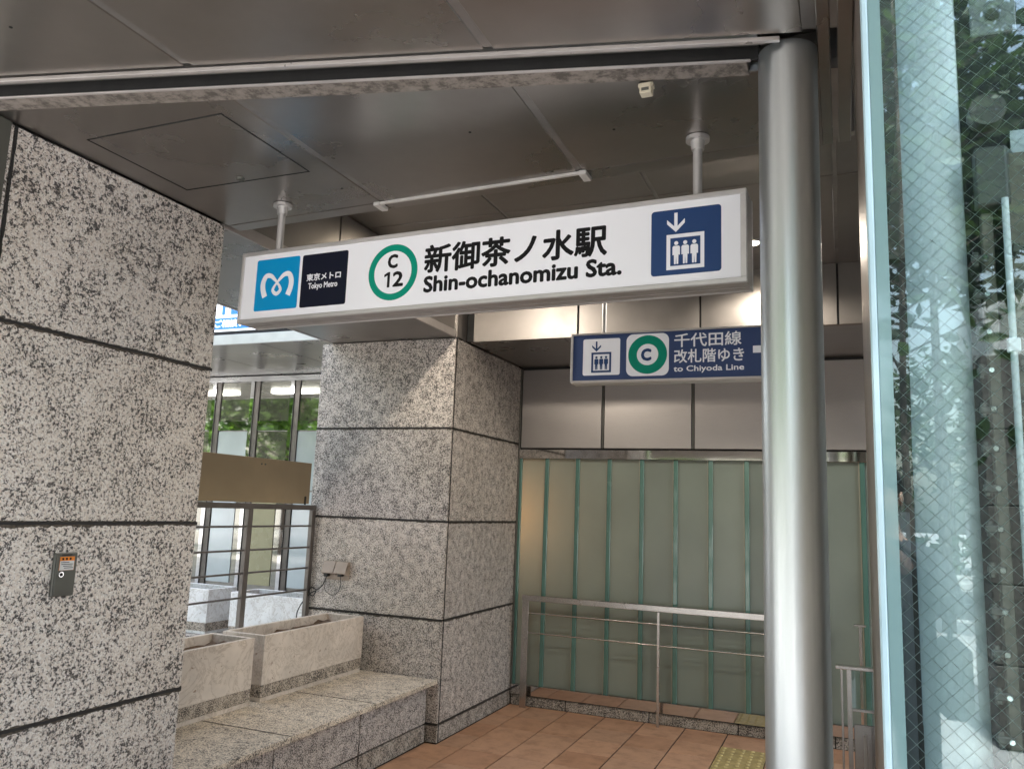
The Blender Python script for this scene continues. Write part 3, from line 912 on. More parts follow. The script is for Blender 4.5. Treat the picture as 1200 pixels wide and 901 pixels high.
# ================================================================== FROSTED WALL
cw = thing('clad_wall', 'back wall of brown metal panels above the frosted glass', 'wall', (-0.9, 6.07, 1.98))
bw0, bw1 = 1.992, 2.633
xs = [-2.434, -1.735, -1.033, -0.33, 0.37, 0.80]
for a, b_ in zip(xs, xs[1:]):
    mk('wall_panel', B().box(a + 0.013, 6.047, bw0, b_ - 0.013, 6.062, bw1, 0.002), 'wallm', cw)
    mk('joint_strip', B().box(b_ - 0.007, 6.053, bw0, b_ + 0.007, 6.062, bw1), 'boxgrey', cw)
mk('wall_backing', B().box(-2.44, 6.062, 1.98, 0.80, 6.20, 2.70), 'dark', cw)
mk('head_strip', B().box(-2.434, 6.040, 1.908, 0.80, 6.058, 1.978, 0.0015), 'mirror', cw)

gw = thing('frosted_glass_screen', 'tall greenish frosted channel glass screen behind the steel railing', 'glass wall', (-0.9, 6.08, 0))
fx = [-2.452 + 0.258 * k + 0.0 for k in range(13)]
fx[0] = -2.425
for k in range(len(fx) - 1):
    mk('glass_channel', B().box(fx[k] + 0.008, 6.078, 0.150, fx[k + 1] - 0.008, 6.088, 1.910, 0.002), 'frost', gw)
for k in range(len(fx)):
    mk('glass_flange', B().box(fx[k] - 0.017, 6.057, 0.150, fx[k] + 0.017, 6.077, 1.910, 0.004), 'fin', gw)
    mk('sealant_bead', B().box(fx[k] - 0.024, 6.066, 0.150, fx[k] - 0.0172, 6.0775, 1.910, 0.001), 'seal', gw)
mk('foot_strip', B().box(-2.434, 6.036, 0.079, 0.80, 6.052, 0.154, 0.0015), 'mirror', gw)
mk('head_backing', B().box(-2.44, 6.089, 1.905, 0.80, 6.12, 1.98), 'dark', gw)
kx = [-2.434, -1.985, -1.345, -0.715, -0.085, 0.545, 0.80]
for a, b_ in zip(kx, kx[1:]):
    mk('granite_kerb', B().box(a + 0.004, 6.048, 0.0, b_ - 0.004, 6.075, 0.070, 0.002), 'granite_base', gw)
mk('kerb_bed', B().box(-2.434, 6.060, 0.0, 0.80, 6.12, 0.079), 'sealant', gw)
mk('edge_post', B().box(-2.440, 6.040, 0.075, -2.428, 6.075, 2.640, 0.001), 'boxgrey', gw)
# the lit room behind the screen
rm = thing('lit_room', 'warm lit room glowing behind the left end of the frosted glass', 'room', (-0.9, 7.2, 0))
rb = B()
rb.box(-3.5, 8.2, 0, 1.6, 8.3, 2.9); rb.box(-3.5, 6.13, 2.8, 1.6, 8.2, 2.9); rb.box(-3.6, 6.13, 0, -3.5, 8.3, 2.9); rb.box(1.6, 6.13, 0, 1.7, 8.3, 2.9)
mk('room_wall', rb, 'warmroom', rm)
mk('room_lamp', B().cyl((-2.52, 6.75, 1.28), (-2.52, 6.75, 1.62), 0.045, n=16), 'lamp', rm)
l = bpy.data.lights.new('room_light', 'POINT'); l.energy = 5; l.color = (1.0, 0.40, 0.11); l.shadow_soft_size = 0.06
lo = bpy.data.objects.new('room_light', l); COL.objects.link(lo); lo.parent = rm; lo.location = (-2.50 + 0.9, 6.42 - 7.2, 1.45)

# ================================================================== RAILING before the screen
rl = thing('steel_railing', 'low stainless railing with two thin rods before the frosted glass', 'railing', (-1.3, 5.99, 0))
yr = 5.985
mk('end_post', B().box(-2.334, yr - 0.006, 0, -2.282, yr + 0.006, 0.795, 0.001), 'satin', rl)
mk('handrail', B().box(-2.336, yr - 0.020, 0.796, -0.10, yr + 0.020, 0.840, 0.003), 'satin', rl)
mk('post', B().box(-1.271, yr - 0.030, 0, -1.253, yr - 0.004, 0.795, 0.001), 'satin', rl)
mk('post', B().box(-0.213, yr - 0.030, 0, -0.195, yr - 0.004, 0.795, 0.001), 'satin', rl)
for zz in (0.705, 0.557):
    mk('rod', B().cyl((-2.30, yr, zz), (-0.12, yr, zz), 0.0055, n=10), 'satin', rl)

# ================================================================== BENCH + PLANTERS
be = thing('stone_bench', 'low granite bench running between the two pillars', 'bench', (-2.98, 3.7, 0))
mk('bench_core', B().box(-3.50, 2.56, 0, -2.545, 4.815, 0.36), 'sealant', be)
ys = [2.556, 3.322, 4.074, 4.818]
for a, b_ in zip(ys, ys[1:]):
    mk('seat_slab', B().box(-3.50, a + 0.0035, 0.363, -2.450 + rnd.uniform(-.0015, .0015), b_ - 0.0035, 0.391, 0.003), 'granite_bench', be)
for yj in ys[1:-1]:
    mk('joint_sealant', ragged(lambda a, w: (a, yj + w, 0.3922), -3.28, -2.452, 0.0042, 0.4), 'sealant', be)
ys2 = [2.556, 3.296, 4.040, 4.818]
for a, b_ in zip(ys2, ys2[1:]):
    mk('face_slab', B().box(-2.546, a + 0.004, 0.116, -2.524 + rnd.uniform(-.001, .001), b_ - 0.007, 0.361, 0.002), 'granite2', be)
    mk('foot_slab', B().box(-2.546, a + 0.004, 0.0, -2.524 + rnd.uniform(-.001, .001), b_ - 0.007, 0.106, 0.002), 'granite_base', be)

def planter(label, cx0, cy0, ln, wd_, mat, rot=0.0, zb=0.391):
    """box planter; local x runs along the front face, local y to its back"""
    t = thing('stone_planter', label, 'planter', (cx0, cy0, zb), rot, group='marble planter boxes')
    h = 0.357
    k = 0.026
    b = B()
    for q in ((0, 0, ln, k), (0, wd_ - k, ln, wd_), (0, k, k, wd_ - k), (ln - k, k, ln, wd_ - k)):
        b.box(q[0], q[1], 0.090, q[2], q[3], h, 0.002)
    mk('shell', b, mat, t, local=True)
    b = B().box(0.0015, 0.0015, 0.024, ln - 0.0015, wd_ - 0.0015, 0.0897, 0.001)
    mk('speckled_band', b, 'speck', t, local=True)
    mk('foot', B().box(0.004, 0.004, 0.0, ln - 0.004, wd_ - 0.004, 0.0238, 0.002), mat, t, local=True)
    b2 = B()
    nx, ny = 18, 6
    g_ = [[b2.bm.verts.new((k + (ln - 2 * k) * i / nx, k + (wd_ - 2 * k) * j / ny, h - 0.075 + rnd.uniform(-.012, .018) + 0.03 * (i / nx))) for j in range(ny + 1)] for i in range(nx + 1)]
    for i in range(nx):
        for j in range(ny):
            f = b2.bm.faces.new((g_[i][j], g_[i + 1][j], g_[i + 1][j + 1], g_[i][j + 1])); f.smooth = True
    mk('soil', b2, 'soil', t, local=True)
    lb = B().box(k, k, h - 0.022, ln - k, k + 0.012, h - 0.012)
    return t
planter('cream marble planter of dry soil, touching the far pillar', -3.0, 3.757, 1.005, 0.30, 'marble', R(90))
planter('cream marble planter half hidden behind the big near pillar', -3.0, 2.66, 1.012, 0.30, 'marble', R(90))

# ================================================================== PILLAR FITTINGS
kbx = thing('lock_box', 'grey key switch box with an orange and white sticker, on the big pillar', 'switch box', (-2.417, 1.957, 1.16))
xw = -2.4155
mk('box', B().box(xw, 1.914, 1.157, xw + 0.012, 2.000, 1.298, 0.003), 'boxgrey', kbx)
mk('door', B().box(xw + 0.012, 1.920, 1.166, xw + 0.015, 1.993, 1.289, 0.001), 'boxgrey', kbx)
mk('slot', B().box(xw + 0.0151, 1.937, 1.2905, xw + 0.0156, 1.974, 1.2935), 'dark', kbx)
stx = xw + 0.0152
stk = mk('sticker', B().box(stx, 1.9305, 1.2415, stx + 0.0005, 1.9855, 1.2860), 'orange', kbx)
mk('sticker_note', B().box(stx + 0.0006, 1.9315, 1.2420, stx + 0.0010, 1.9845, 1.2725), 'paper', stk)
pr = B()
for k in range(3):
    pr.box(stx + 0.0006, 1.938 + k * 0.014, 1.2755, stx + 0.0010, 1.945 + k * 0.014, 1.2825)
for row, (a, c) in enumerate(((1.934, 1.966), (1.936, 1.980), (1.944, 1.978), (1.948, 1.982))):
    pr.box(stx + 0.0011, a, 1.2665 - row * 0.006, stx + 0.0014, c, 1.2685 - row * 0.006)
mk('sticker_print', pr, 'ink', stk)
mk('key_lock', B().cyl((xw + 0.012, 1.9375, 1.229), (xw + 0.021, 1.9375, 1.229), 0.009, n=20), 'chrome', kbx)
mk('keyhole', B().cyl((xw + 0.0211, 1.9375, 1.229), (xw + 0.0215, 1.9375, 1.229), 0.0058, n=16), 'ink', kbx)

ob = thing('power_outlet', 'twin brown hooded outdoor power outlet with a black cable, on the far pillar', 'power outlet', (-3.28, 4.82, 0.97))
yo = 4.824
mk('back_plate', B().box(-3.375, yo - 0.008, 0.965, -3.175, yo, 1.085, 0.003), 'plast', ob)
for x in (-3.372, -3.270):
    b = B()
    prof = [(yo - 0.008, 1.092), (yo - 0.030, 1.090), (yo - 0.062, 1.018), (yo - 0.060, 1.010), (yo - 0.050, 1.010), (yo - 0.024, 1.076), (yo - 0.008, 1.078)]
    n = len(prof)
    lo_ = [b.bm.verts.new((x, p[0], p[1])) for p in prof]; hi_ = [b.bm.verts.new((x + 0.096, p[0], p[1])) for p in prof]
    for i in range(n):
        b.bm.faces.new((lo_[i], lo_[(i + 1) % n], hi_[(i + 1) % n], hi_[i]))
    b.bm.faces.new(lo_[::-1]); b.bm.faces.new(hi_)
    for xa in (x, x + 0.090):
        b.box(xa, yo - 0.048, 1.0, xa + 0.006, yo - 0.008, 1.060)
    bmesh.ops.recalc_face_normals(b.bm, faces=b.bm.faces[:])
    mk('hood', b, 'plast', ob)
mk('plug', B().box(-3.362, yo - 0.045, 0.985, -3.330, yo - 0.009, 1.04, 0.004), 'cable', ob)
mk('plug', B().box(-3.250, yo - 0.045, 0.990, -3.215, yo - 0.009, 1.03, 0.004), 'cable', ob)
cb = B()
cb.tube(catmull([(-3.346, yo - 0.03, 0.985), (-3.365, yo - 0.035, 0.93), (-3.42, yo - 0.03, 0.89), (-3.46, yo - 0.03, 0.905), (-3.485, yo - 0.03, 0.87), (-3.45, yo - 0.03, 0.845), (-3.425, yo - 0.03, 0.88), (-3.47, yo - 0.03, 0.86), (-3.515, yo - 0.05, 0.80), (-3.53, yo - 0.08, 0.74), (-3.52, yo - 0.1, 0.70)], 6), 0.0042)
cb.tube(catmull([(-3.232, yo - 0.03, 0.99), (-3.225, yo - 0.03, 0.93), (-3.26, yo - 0.02, 0.875), (-3.31, yo - 0.02, 0.862), (-3.36, yo - 0.02, 0.90), (-3.352, yo - 0.02, 0.955)], 6), 0.0022)
mk('cable', cb, 'cable', ob)

# ================================================================== GRILLE + BOARD in the gap between the pillars
gr = thing('metal_grille', 'grey metal frame with horizontal rods behind the planters', 'railing', (-3.5, 3.7, 0.39))
mk('post', B().box(-3.515, 4.772, 0.391, -3.485, 4.812, 1.435, 0.002), 'grille', gr)
mk('post', B().box(-3.515, 4.105, 0.391, -3.485, 4.150, 1.435, 0.002), 'grille', gr)
mk('post', B().box(-3.515, 3.20, 0.391, -3.485, 3.24, 1.435, 0.002), 'grille', gr)
mk('post', B().box(-3.515, 2.56, 0.391, -3.485, 2.60, 1.435, 0.002), 'grille', gr)
mk('top_bar', B().box(-3.518, 2.56, 1.436, -3.482, 4.812, 1.470, 0.002), 'grille', gr)
for zz in (1.325, 1.177, 1.035, 0.885):
    mk('rod', B().cyl((-3.5, 2.58, zz), (-3.5, 4.79, zz), 0.0065, n=8), 'grille', gr)
mk('brace', B().box(-3.505, 4.45, 1.30, -3.495, 4.475, 1.436), 'grille', gr)
bd = thing('blank_board', 'plain brown board fixed along the top of the metal grille', 'board', (-3.49, 3.7, 1.62))
mk('panel', B().box(-3.495, 2.60, 1.478, -3.478, 4.712, 1.763, 0.002), 'board', bd)
for y in (4.18, 4.215):
    mk('screw', B().cyl((-3.478, y, 1.725), (-3.474, y, 1.725), 0.006, n=10), 'boxgrey', bd)
mk('clip', B().box(-3.480, 4.655, 1.472, -3.470, 4.668, 1.53, 0.001), 'cable', bd)

# ================================================================== OUTSIDE ON THE LEFT
pl = thing('stone_plinth', 'low granite plinth outside carrying white marble planters', 'plinth', (-5, 5.5, 0))
mk('plinth_slab', B().box(-7.2, 5.20, 0, -3.56, 5.75, 0.39, 0.004), 'granite_base', pl)
planter('white marble planter outside, seen low through the metal grille', -4.61, 5.30, 1.02, 0.34, 'marblew', 0.0)
planter('grey white marble planter outside, further left behind the rods', -5.86, 5.30, 1.02, 0.34, 'marblew', 0.0)

MT['lampw'] = basic('white_lamp', (1, 1, 0.97), 0.4, emis=6.0)
nb = thing('neighbour_building', 'neighbouring shopfront with mirror mullions under a metal canopy, seen between the pillars', 'building', (-6.5, 7.8, 0))
for a in range(-14, -3):
    x0, x1 = a + 0.0 - 0.23, a + 1.0 - 0.23
    mk('canopy_panel', B().box(x0 + 0.005, 6.06, 3.0, x1 - 0.005, 7.85, 3.03, 0.002), 'ceil', nb)
mk('canopy_deck', B().box(-14.3, 6.06, 3.008, -3.2, 8.2, 3.08), 'joint', nb)
mk('canopy_fascia', B().box(-14.3, 6.03, 2.985, -3.2, 6.06, 3.085, 0.003), 'alu', nb)
mk('canopy_gap', B().box(-14.3, 6.055, 3.086, -3.2, 6.2, 3.125), 'dark', nb)
mk('upper_wall', B().box(-14.3, 7.85, 2.98, -3.6, 8.3, 15.0), 'facade', nb)  # unseen upper part, raised so its shadow covers the left pavement
mx = [-8.52 + 0.6 * k for k in range(8)]
ztop, zb0, zb1 = 2.98, 2.32, 2.44
for k, x in enumerate(mx):
    mk('mullion', B().box(x, 7.76, 0.40, x + 0.055, 7.80, ztop, 0.002), 'fmirror', nb)
    mk('mullion_dark_strip', B().box(x + 0.058, 7.775, 0.40, x + 0.13, 7.80, ztop, 0.002), 'grille', nb)  # dark metal strip beside each mullion
for k in range(len(mx) - 1):
    x0, x1 = mx[k] + 0.135, mx[k + 1] - 0.003
    mk('transom', B().box(x0, 7.77, zb0, x1, 7.80, zb1, 0.002), 'fmirror', nb)
    mk('window_pane', B().box(x0, 7.79, zb1 + 0.004, x1, 7.80, ztop - 0.06), 'fglass', nb)
    kind = ('pale', 'fglass', 'beige')[0 if k % 2 == 0 else 1]
    mk('window_pane', B().box(x0, 7.79, 1.62, x1, 7.80, zb0 - 0.01), 'fglass' if k % 2 else 'pale', nb)
    mk('door_panel', B().box(x0 + 0.01, 7.785, 0.50, x0 + 0.36, 7.80, 1.60), 'pale' if k % 2 == 0 else 'beige', nb)
    mk('window_pane', B().box(x0 + 0.37, 7.79, 0.50, x1, 7.80, 1.60), 'fglass', nb)
mk('head_bar', B().box(mx[0], 7.755, ztop - 0.055, mx[-1], 7.80, ztop + 0.01, 0.002), 'fmirror', nb)
for xl in (-8.75, -7.35, -10.2):
    mk('strip_light', B().box(xl, 6.55, 2.965, xl + 0.75, 6.68, 2.999, 0.003), 'lampw', nb)
mk('back_wall', B().box(-14.3, 7.80, 0, -3.6, 7.85, 2.98), 'joint', nb)
mk('base_kerb', B().box(-14.3, 7.74, 0, -3.6, 7.80, 0.40, 0.004), 'facade', nb)
ads = thing('illuminated_sign', 'white lit shop sign with TEL and a blue band, above the neighbouring canopy', 'sign', (-6.4, 6.1, 3.13))
mk('lit_panel', B().box(-9.0, 6.05, 3.128, -4.86, 6.20, 3.95, 0.004), 'signlit', ads)
mk('blue_band', B().box(-8.9, 6.0485, 3.145, -4.95, 6.0499, 3.262), 'signblue', ads)
mk('lettering', text_b('TEL', -5.745, -5.32, 3.292, 3.50, 6.0492, 0.008), 'signblue', ads)
mk('lettering', text_b('ご相談いただける', -5.76, -4.99, 3.165, 3.245, 6.0480, 0.003), 'signlit', ads)

# ================================================================== LIFT SHAFT ON THE RIGHT
lf = thing('lift_shaft', 'glazed lift shaft with wired glass on the right of the steel column', 'lift shaft', (0.5, 1.5, 0))
YP = 1.5
mk('wired_pane', B().box(0.085, YP, 0.02, 0.98, YP + 0.010, 4.3), 'wired', lf)
mk('glass_margin', B().box(0.0645, YP - 0.001, 0.02, 0.0849, YP + 0.011, 4.3), 'edge2', lf)
mk('glass_edge', B().box(0.0515, YP - 0.002, 0.02, 0.0644, YP + 0.014, 4.3, 0.003), 'edge', lf)
wb = B()
D_ = 0.027
wx0, wx1, wz0, wz1 = 0.066, 0.62, 0.05, 4.1
yw = YP + 0.005
wr = 0.00042
def wire(xa, za, xb, zb_):
    d = Vector((xb - xa, 0, zb_ - za))
    if d.length < 0.01: return
    nrm = Vector((-d.z, 0, d.x)).normalized() * wr
    p, q = Vector((xa, yw, za)), Vector((xb, yw, zb_))
    off = Vector((0, wr, 0))
    ra = [wb.bm.verts.new(p + o) for o in (nrm, -off, -nrm, off)]
    rb_ = [wb.bm.verts.new(q + o) for o in (nrm, -off, -nrm, off)]
    for i in range(4):
        wb.bm.faces.new((ra[i], ra[(i + 1) % 4], rb_[(i + 1) % 4], rb_[i]))
c = wz0 - (wx1 - wx0)
while c < wz1:
    xa, za = wx0, c
    if za < wz0: xa, za = wx0 + (wz0 - c), wz0
    xb, zb_ = wx1, c + (wx1 - wx0)
    if zb_ > wz1: xb, zb_ = wx0 + (wz1 - c), wz1
    wire(xa, za, xb, zb_)
    mir = lambda x: wx0 + wx1 - x
    wire(mir(xa), za, mir(xb), zb_)
    c += D_
mk('wire_mesh', wb, 'wire', lf, kind='stuff')
MT['mirrorb'] = brushed('brown_polished_steel', (0.34, 0.29, 0.25), 0.42, 0.0, (1, 1, 0.3), 0.10, 0.10)
mk('corner_post', B().box(0.0515, YP + 0.016, 0.0, 0.062, 1.97, 4.3, 0.002), 'mirrorb', lf)
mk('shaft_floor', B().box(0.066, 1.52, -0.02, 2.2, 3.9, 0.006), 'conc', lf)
# inside: fat pale column, slim column, side wall slabs, guide rail with clamps
mk('pale_column', B().cyl((0.305, 2.78, 0), (0.305, 2.78, 5.5), 0.100, n=40), 'paintw', lf)
mk('slim_column', B().cyl((0.205, 3.62, 0.006), (0.205, 3.62, 1.545), 0.042, n=28), 'slimc', lf)
mk('teal_strip', B().box(0.242, 3.30, 0.80, 0.256, 3.32, 1.9), 'edge', lf)
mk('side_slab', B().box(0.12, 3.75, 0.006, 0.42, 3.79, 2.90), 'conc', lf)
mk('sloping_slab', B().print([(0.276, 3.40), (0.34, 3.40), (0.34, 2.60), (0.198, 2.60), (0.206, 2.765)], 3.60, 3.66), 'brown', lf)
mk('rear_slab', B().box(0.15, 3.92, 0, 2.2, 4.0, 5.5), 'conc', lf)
mk('guide_rail', B().box(0.401, 2.62, 0, 0.431, 2.66, 2.42, 0.002), 'brown', lf)
mk('guide_rail', B().box(0.470, 2.62, 0, 0.530, 2.66, 2.60, 0.002), 'brown', lf)
mk('rail_gap', B().box(0.37, 2.70, 0, 0.80, 2.74, 5.0), 'dark', lf)
mk('conduit', B().cyl((0.459, 2.59, 0), (0.459, 2.59, 2.45), 0.0095, n=14), 'paintw', lf)
mk('conduit_clip', B().box(0.443, 2.575, 1.99, 0.475, 2.60, 2.03, 0.003), 'paintw', lf)
mk('machine_bracket', B().prism([(0.39, 2.60), (0.47, 2.60), (0.50, 2.66), (0.39, 2.66)], 2.44, 2.62, 0.004), 'boxgrey', lf)
mk('machine_cover', B().cyl((0.43, 2.60, 2.74), (0.43, 2.66, 2.74), 0.05, n=20), 'grille', lf)
mk('side_channel', B().box(0.545, 2.60, 0, 0.60, 2.66, 2.35, 0.003), 'edge2', lf)
mk('sky_block_wall', B().box(2.2, 1.5, 0, 2.3, 4.0, 3.2), 'conc', lf)  # added out of view, closes the open sky off from the steel column
mk('light_block_partition', B().box(0.100, 1.975, 0, 0.112, 3.92, 5.6), 'pale', lf)  # added to stop light from the shaft reaching the hall
mk('light_block_partition', B().box(0.0625, 1.972, 0, 0.112, 1.9745, 5.6), 'brown', lf)
cl0 = None
zz = 0.15
while zz < 2.36:
    for side in (0, 1):
        xo = 0.368 if side == 0 else 0.474
        dz = 0.0 if side == 0 else 0.02
        if cl0 is None:
            cb_ = B().box(0, 2.604, -0.010, 0.046, 2.620, 0.010, 0.003)
            cb_.box(0.004, 2.610, -0.022, 0.020, 2.620, 0.022, 0.003)
            cl0 = mk('rail_clamp', cb_, 'boxgrey', lf)
            bo = mk('bolt', B().cyl((0.034, 2.592, 0), (0.034, 2.604, 0), 0.0075, n=6), 'chrome', cl0)
            base = cl0.location.copy()
            cl0.location = base + Vector((xo, 0, zz + dz))
        else:
            c2 = dup(cl0, loc=base + Vector((xo, 0, zz + dz))); dup(bo, parent=c2)
    zz += 0.112
mk('top_plate', B().box(0.374, 2.45, 2.895, 0.488, 2.46, 3.20, 0.003), 'slimc', lf)
mk('plate_port', B().cyl((0.431, 2.444, 2.952), (0.431, 2.45, 2.952), 0.018, n=20), 'conc', lf)
mk('pale_panel', B().box(0.500, 2.69, 2.43, 0.58, 2.698, 2.70), 'pale', lf)

# balustrade and post beyond the column
gb_ = thing('glass_balustrade', 'short steel and glass balustrade glimpsed between the column and the lift', 'balustrade', (0.2, 4.1, 0))
mk('handrail', B().box(-0.050, 4.08, 0.835, 0.60, 4.13, 0.850, 0.002), 'satin', gb_)
mk('post', B().box(-0.004, 4.09, 0, 0.016, 4.12, 0.835, 0.001), 'satin', gb_)
mk('post', B().box(-0.030, 4.10, 0, -0.020, 4.115, 0.835, 0.001), 'satin', gb_)
mk('mid_rail', B().box(0.017, 4.095, 0.655, 0.60, 4.115, 0.667, 0.001), 'satin', gb_)
mk('panel', B().box(0.022, 4.10, 0.08, 0.58, 4.108, 0.600, 0.002), 'satin', gb_)
mk('edge_strip', B().box(0.060, 4.090, 0.08, 0.072, 4.0995, 0.560, 0.001), 'alud', gb_)
mk('glazing', B().box(0.017, 4.102, 0.668, 0.58, 4.106, 0.834), 'wired', gb_)
tpz = thing('rail_post', 'thin tee shaped steel rail post before the frosted glass, beside the lift', 'post', (0.08, 5.7, 0))
mk('stem', B().box(0.072, 5.69, 0, 0.090, 5.72, 0.842, 0.001), 'satin', tpz)
mk('cap', B().box(0.045, 5.68, 0.8425, 0.115, 5.73, 0.854, 0.001), 'satin', tpz)

# ================================================================== STREET BEHIND THE CAMERA (seen in the glass and steel)
def tree(name, label, x, y, h, cr, cz0, seed, n=2600, leaf=0.16, mat='leaf', sx=1.0, tr=1.0):
    q = random.Random(seed)
    t = thing(name, label, 'tree', (x, y, 0), group='street trees')
    b = B()
    lean = Vector((q.uniform(-.25, .25), q.uniform(-.25, .25), 0))
    top = Vector((x, y, h * 0.72)) + lean
    r0 = 0.035 * h * 0.55 * tr
    trunk = [Vector((x, y, 0)), Vector((x, y, h * 0.2)) + lean * 0.25, Vector((x, y, h * 0.45)) + lean * 0.6, top]
    b.tube(trunk, [r0 * 1.25, r0, r0 * 0.75, r0 * 0.3], 9)
    tips = []
    for k in range(9):
        a = q.uniform(0, 6.28); zb_ = q.uniform(cz0 * 0.85, h * 0.65)
        p0 = Vector((x, y, zb_)) + lean * (zb_ / h)
        ln = cr * q.uniform(0.55, 0.95)
        p2 = p0 + Vector((math.cos(a) * ln * sx, math.sin(a) * ln, q.uniform(0.5, 1.6)))
        p1 = (p0 + p2) / 2 + Vector((0, 0, -0.1))
        b.tube([p0, p1, p2], [r0 * 0.4, r0 * 0.25, r0 * 0.08], 6)
        tips.append(p2)
    mk('trunk', b, 'bark', t)
    cb_ = B()
    cl_ = []
    for k in range(34):
        while True:
            v = Vector((q.uniform(-1, 1), q.uniform(-1, 1), q.uniform(-1, 1)))
            if 0.15 < v.length < 1: break
        cl_.append((Vector((x + v.x * cr * sx, y + v.y * cr, cz0 + (h - cz0) * (0.5 + 0.5 * v.z))) + lean * 0.6, q.uniform(0.22, 0.42) * cr))
    for k in range(n):
        c_, rr = q.choice(cl_)
        v = Vector((q.gauss(0, 1), q.gauss(0, 1), q.gauss(0, 1))).normalized() * rr * q.random() ** 0.4
        p = c_ + v
        s_ = leaf * q.uniform(0.6, 1.3)
        d = Vector((q.gauss(0, 1), q.gauss(0, 1), q.gauss(0, 0.6))).normalized()
        e = d.orthogonal().normalized(); e = Matrix.Rotation(q.uniform(0, 6.28), 3, d) @ e
        vs = [cb_.bm.verts.new(p + w_) for w_ in (d * s_, e * s_ * 0.38, -d * s_, -e * s_ * 0.38)]
        cb_.bm.faces.new(vs)
    mk('crown', cb_, mat, t)
    return t
TL = 'leafy street tree standing %s'
for i, (x, y, h, cr, cz0, n, w_) in enumerate((
        (1.35, -10.2, 10.0, 3.4, 5.0, 11000, 'at the kerb straight behind the camera'),
        (7.5, -10.4, 9.5, 3.4, 4.2, 3200, 'at the kerb to the right behind the camera'),
        (-5.2, -10.3, 9.0, 3.4, 3.6, 3600, 'at the kerb to the left behind the camera'),
        (-11.5, -9.6, 8.5, 3.6, 2.6, 3600, 'by the crossing to the left behind the camera'),
        (-14.5, -3.0, 7.0, 2.8, 1.7, 4200, 'on the left pavement near the shopfront'),
        (-18.5, 0.5, 7.5, 3.2, 1.6, 4200, 'on the left pavement beyond the nearest one'),
        (-18.0, -7.5, 8.0, 3.4, 2.0, 3600, 'far left by the kerb'),
        (-4.2, -6.2, 6.5, 2.0, 1.9, 3400, 'on the pavement to the left behind the camera, nearest of all'),
        (-9.0, -5.0, 7.0, 2.4, 1.9, 3400, 'on the left pavement opposite the big pillar'),
        (-3.0, -25.0, 8.5, 3.6, 2.2, 3000, 'across the road to the left'),
        (3.2, -25.5, 6.6, 3.0, 1.8, 3600, 'across the road straight behind the camera'),
        (9.5, -25.0, 8.0, 3.6, 2.0, 3000, 'across the road to the right'),
        (-12.0, -25.0, 9.0, 4.0, 2.2, 3000, 'across the road to the far left'))):
    tree('street_tree', TL % w_, x, y, h, cr, cz0, 11 + i, n, tr=0.4 if i == 0 else 0.75, mat='leaf2' if i in (0, 1, 9, 10) else 'leaf')
# near shrub with big leaves beside the camera, seen mirrored in the wired glass
up = thing('utility_pole', 'white utility pole with small sign plates at the kerb', 'pole', (2.05, -11.5, 0))
pb = B(); pb.cyl((2.05, -11.5, 0), (2.05, -11.5, 7.0), 0.13, 0.10, n=20)
mk('shaft', pb, 'polew', up)
mk('sign_plate', B().box(1.85, -11.36, 2.3, 2.30, -11.33, 3.2, 0.01), 'polew', up)
mk('sign_plate', B().box(1.95, -11.36, 4.2, 2.25, -11.33, 4.7, 0.01), 'pale', up)
hd = B()
q = random.Random(5)
for k in range(5200):
    p = Vector((q.uniform(-24, 16), -22.6 + q.gauss(0, 0.35), 0.15 + 1.0 * q.random() ** 0.7))
    d = Vector((q.gauss(0, 1), q.gauss(0, 1), q.gauss(0, 1))).normalized(); e = d.orthogonal().normalized()
    s_ = q.uniform(0.08, 0.16)
    hd.bm.faces.new([hd.bm.verts.new(p + w_) for w_ in (d * s_, e * s_ * 0.5, -d * s_, -e * s_ * 0.5)])
tag(mk('hedge', hd, 'leaf2'), 'clipped green hedge along the far side of the road', 'hedge')
for (nm, lab, x0, x1, y0, h) in (('office_building', 'pale office block far across the road, right of the trees', 6, 24, -38, 12), ('office_building', 'low grey block far across the road, left of the trees', -34, -9, -40, 9)):
    t = thing(nm, lab, 'building', ((x0 + x1) / 2, y0, 0))
    mk('wall', B().box(x0, y0 - 8, 0, x1, y0, h), 'facade', t)
    wp = None
    nfl = int(h // 3)
    for fl in range(nfl):
        k = 0
        while x0 + 0.8 + k * 2.2 + 1.4 < x1:
            xx = x0 + 0.8 + k * 2.2
            if wp is None:
                wp = mk('window', B().box(0, y0 - 0.02, 0, 1.4, y0 + 0.03, 1.5), 'fglass', t)
                base = wp.location.copy()
                wp.location = base + Vector((xx, 0, fl * 3 + 1))
            else:
                dup(wp, loc=base + Vector((xx, 0, fl * 3 + 1)))
            k += 1

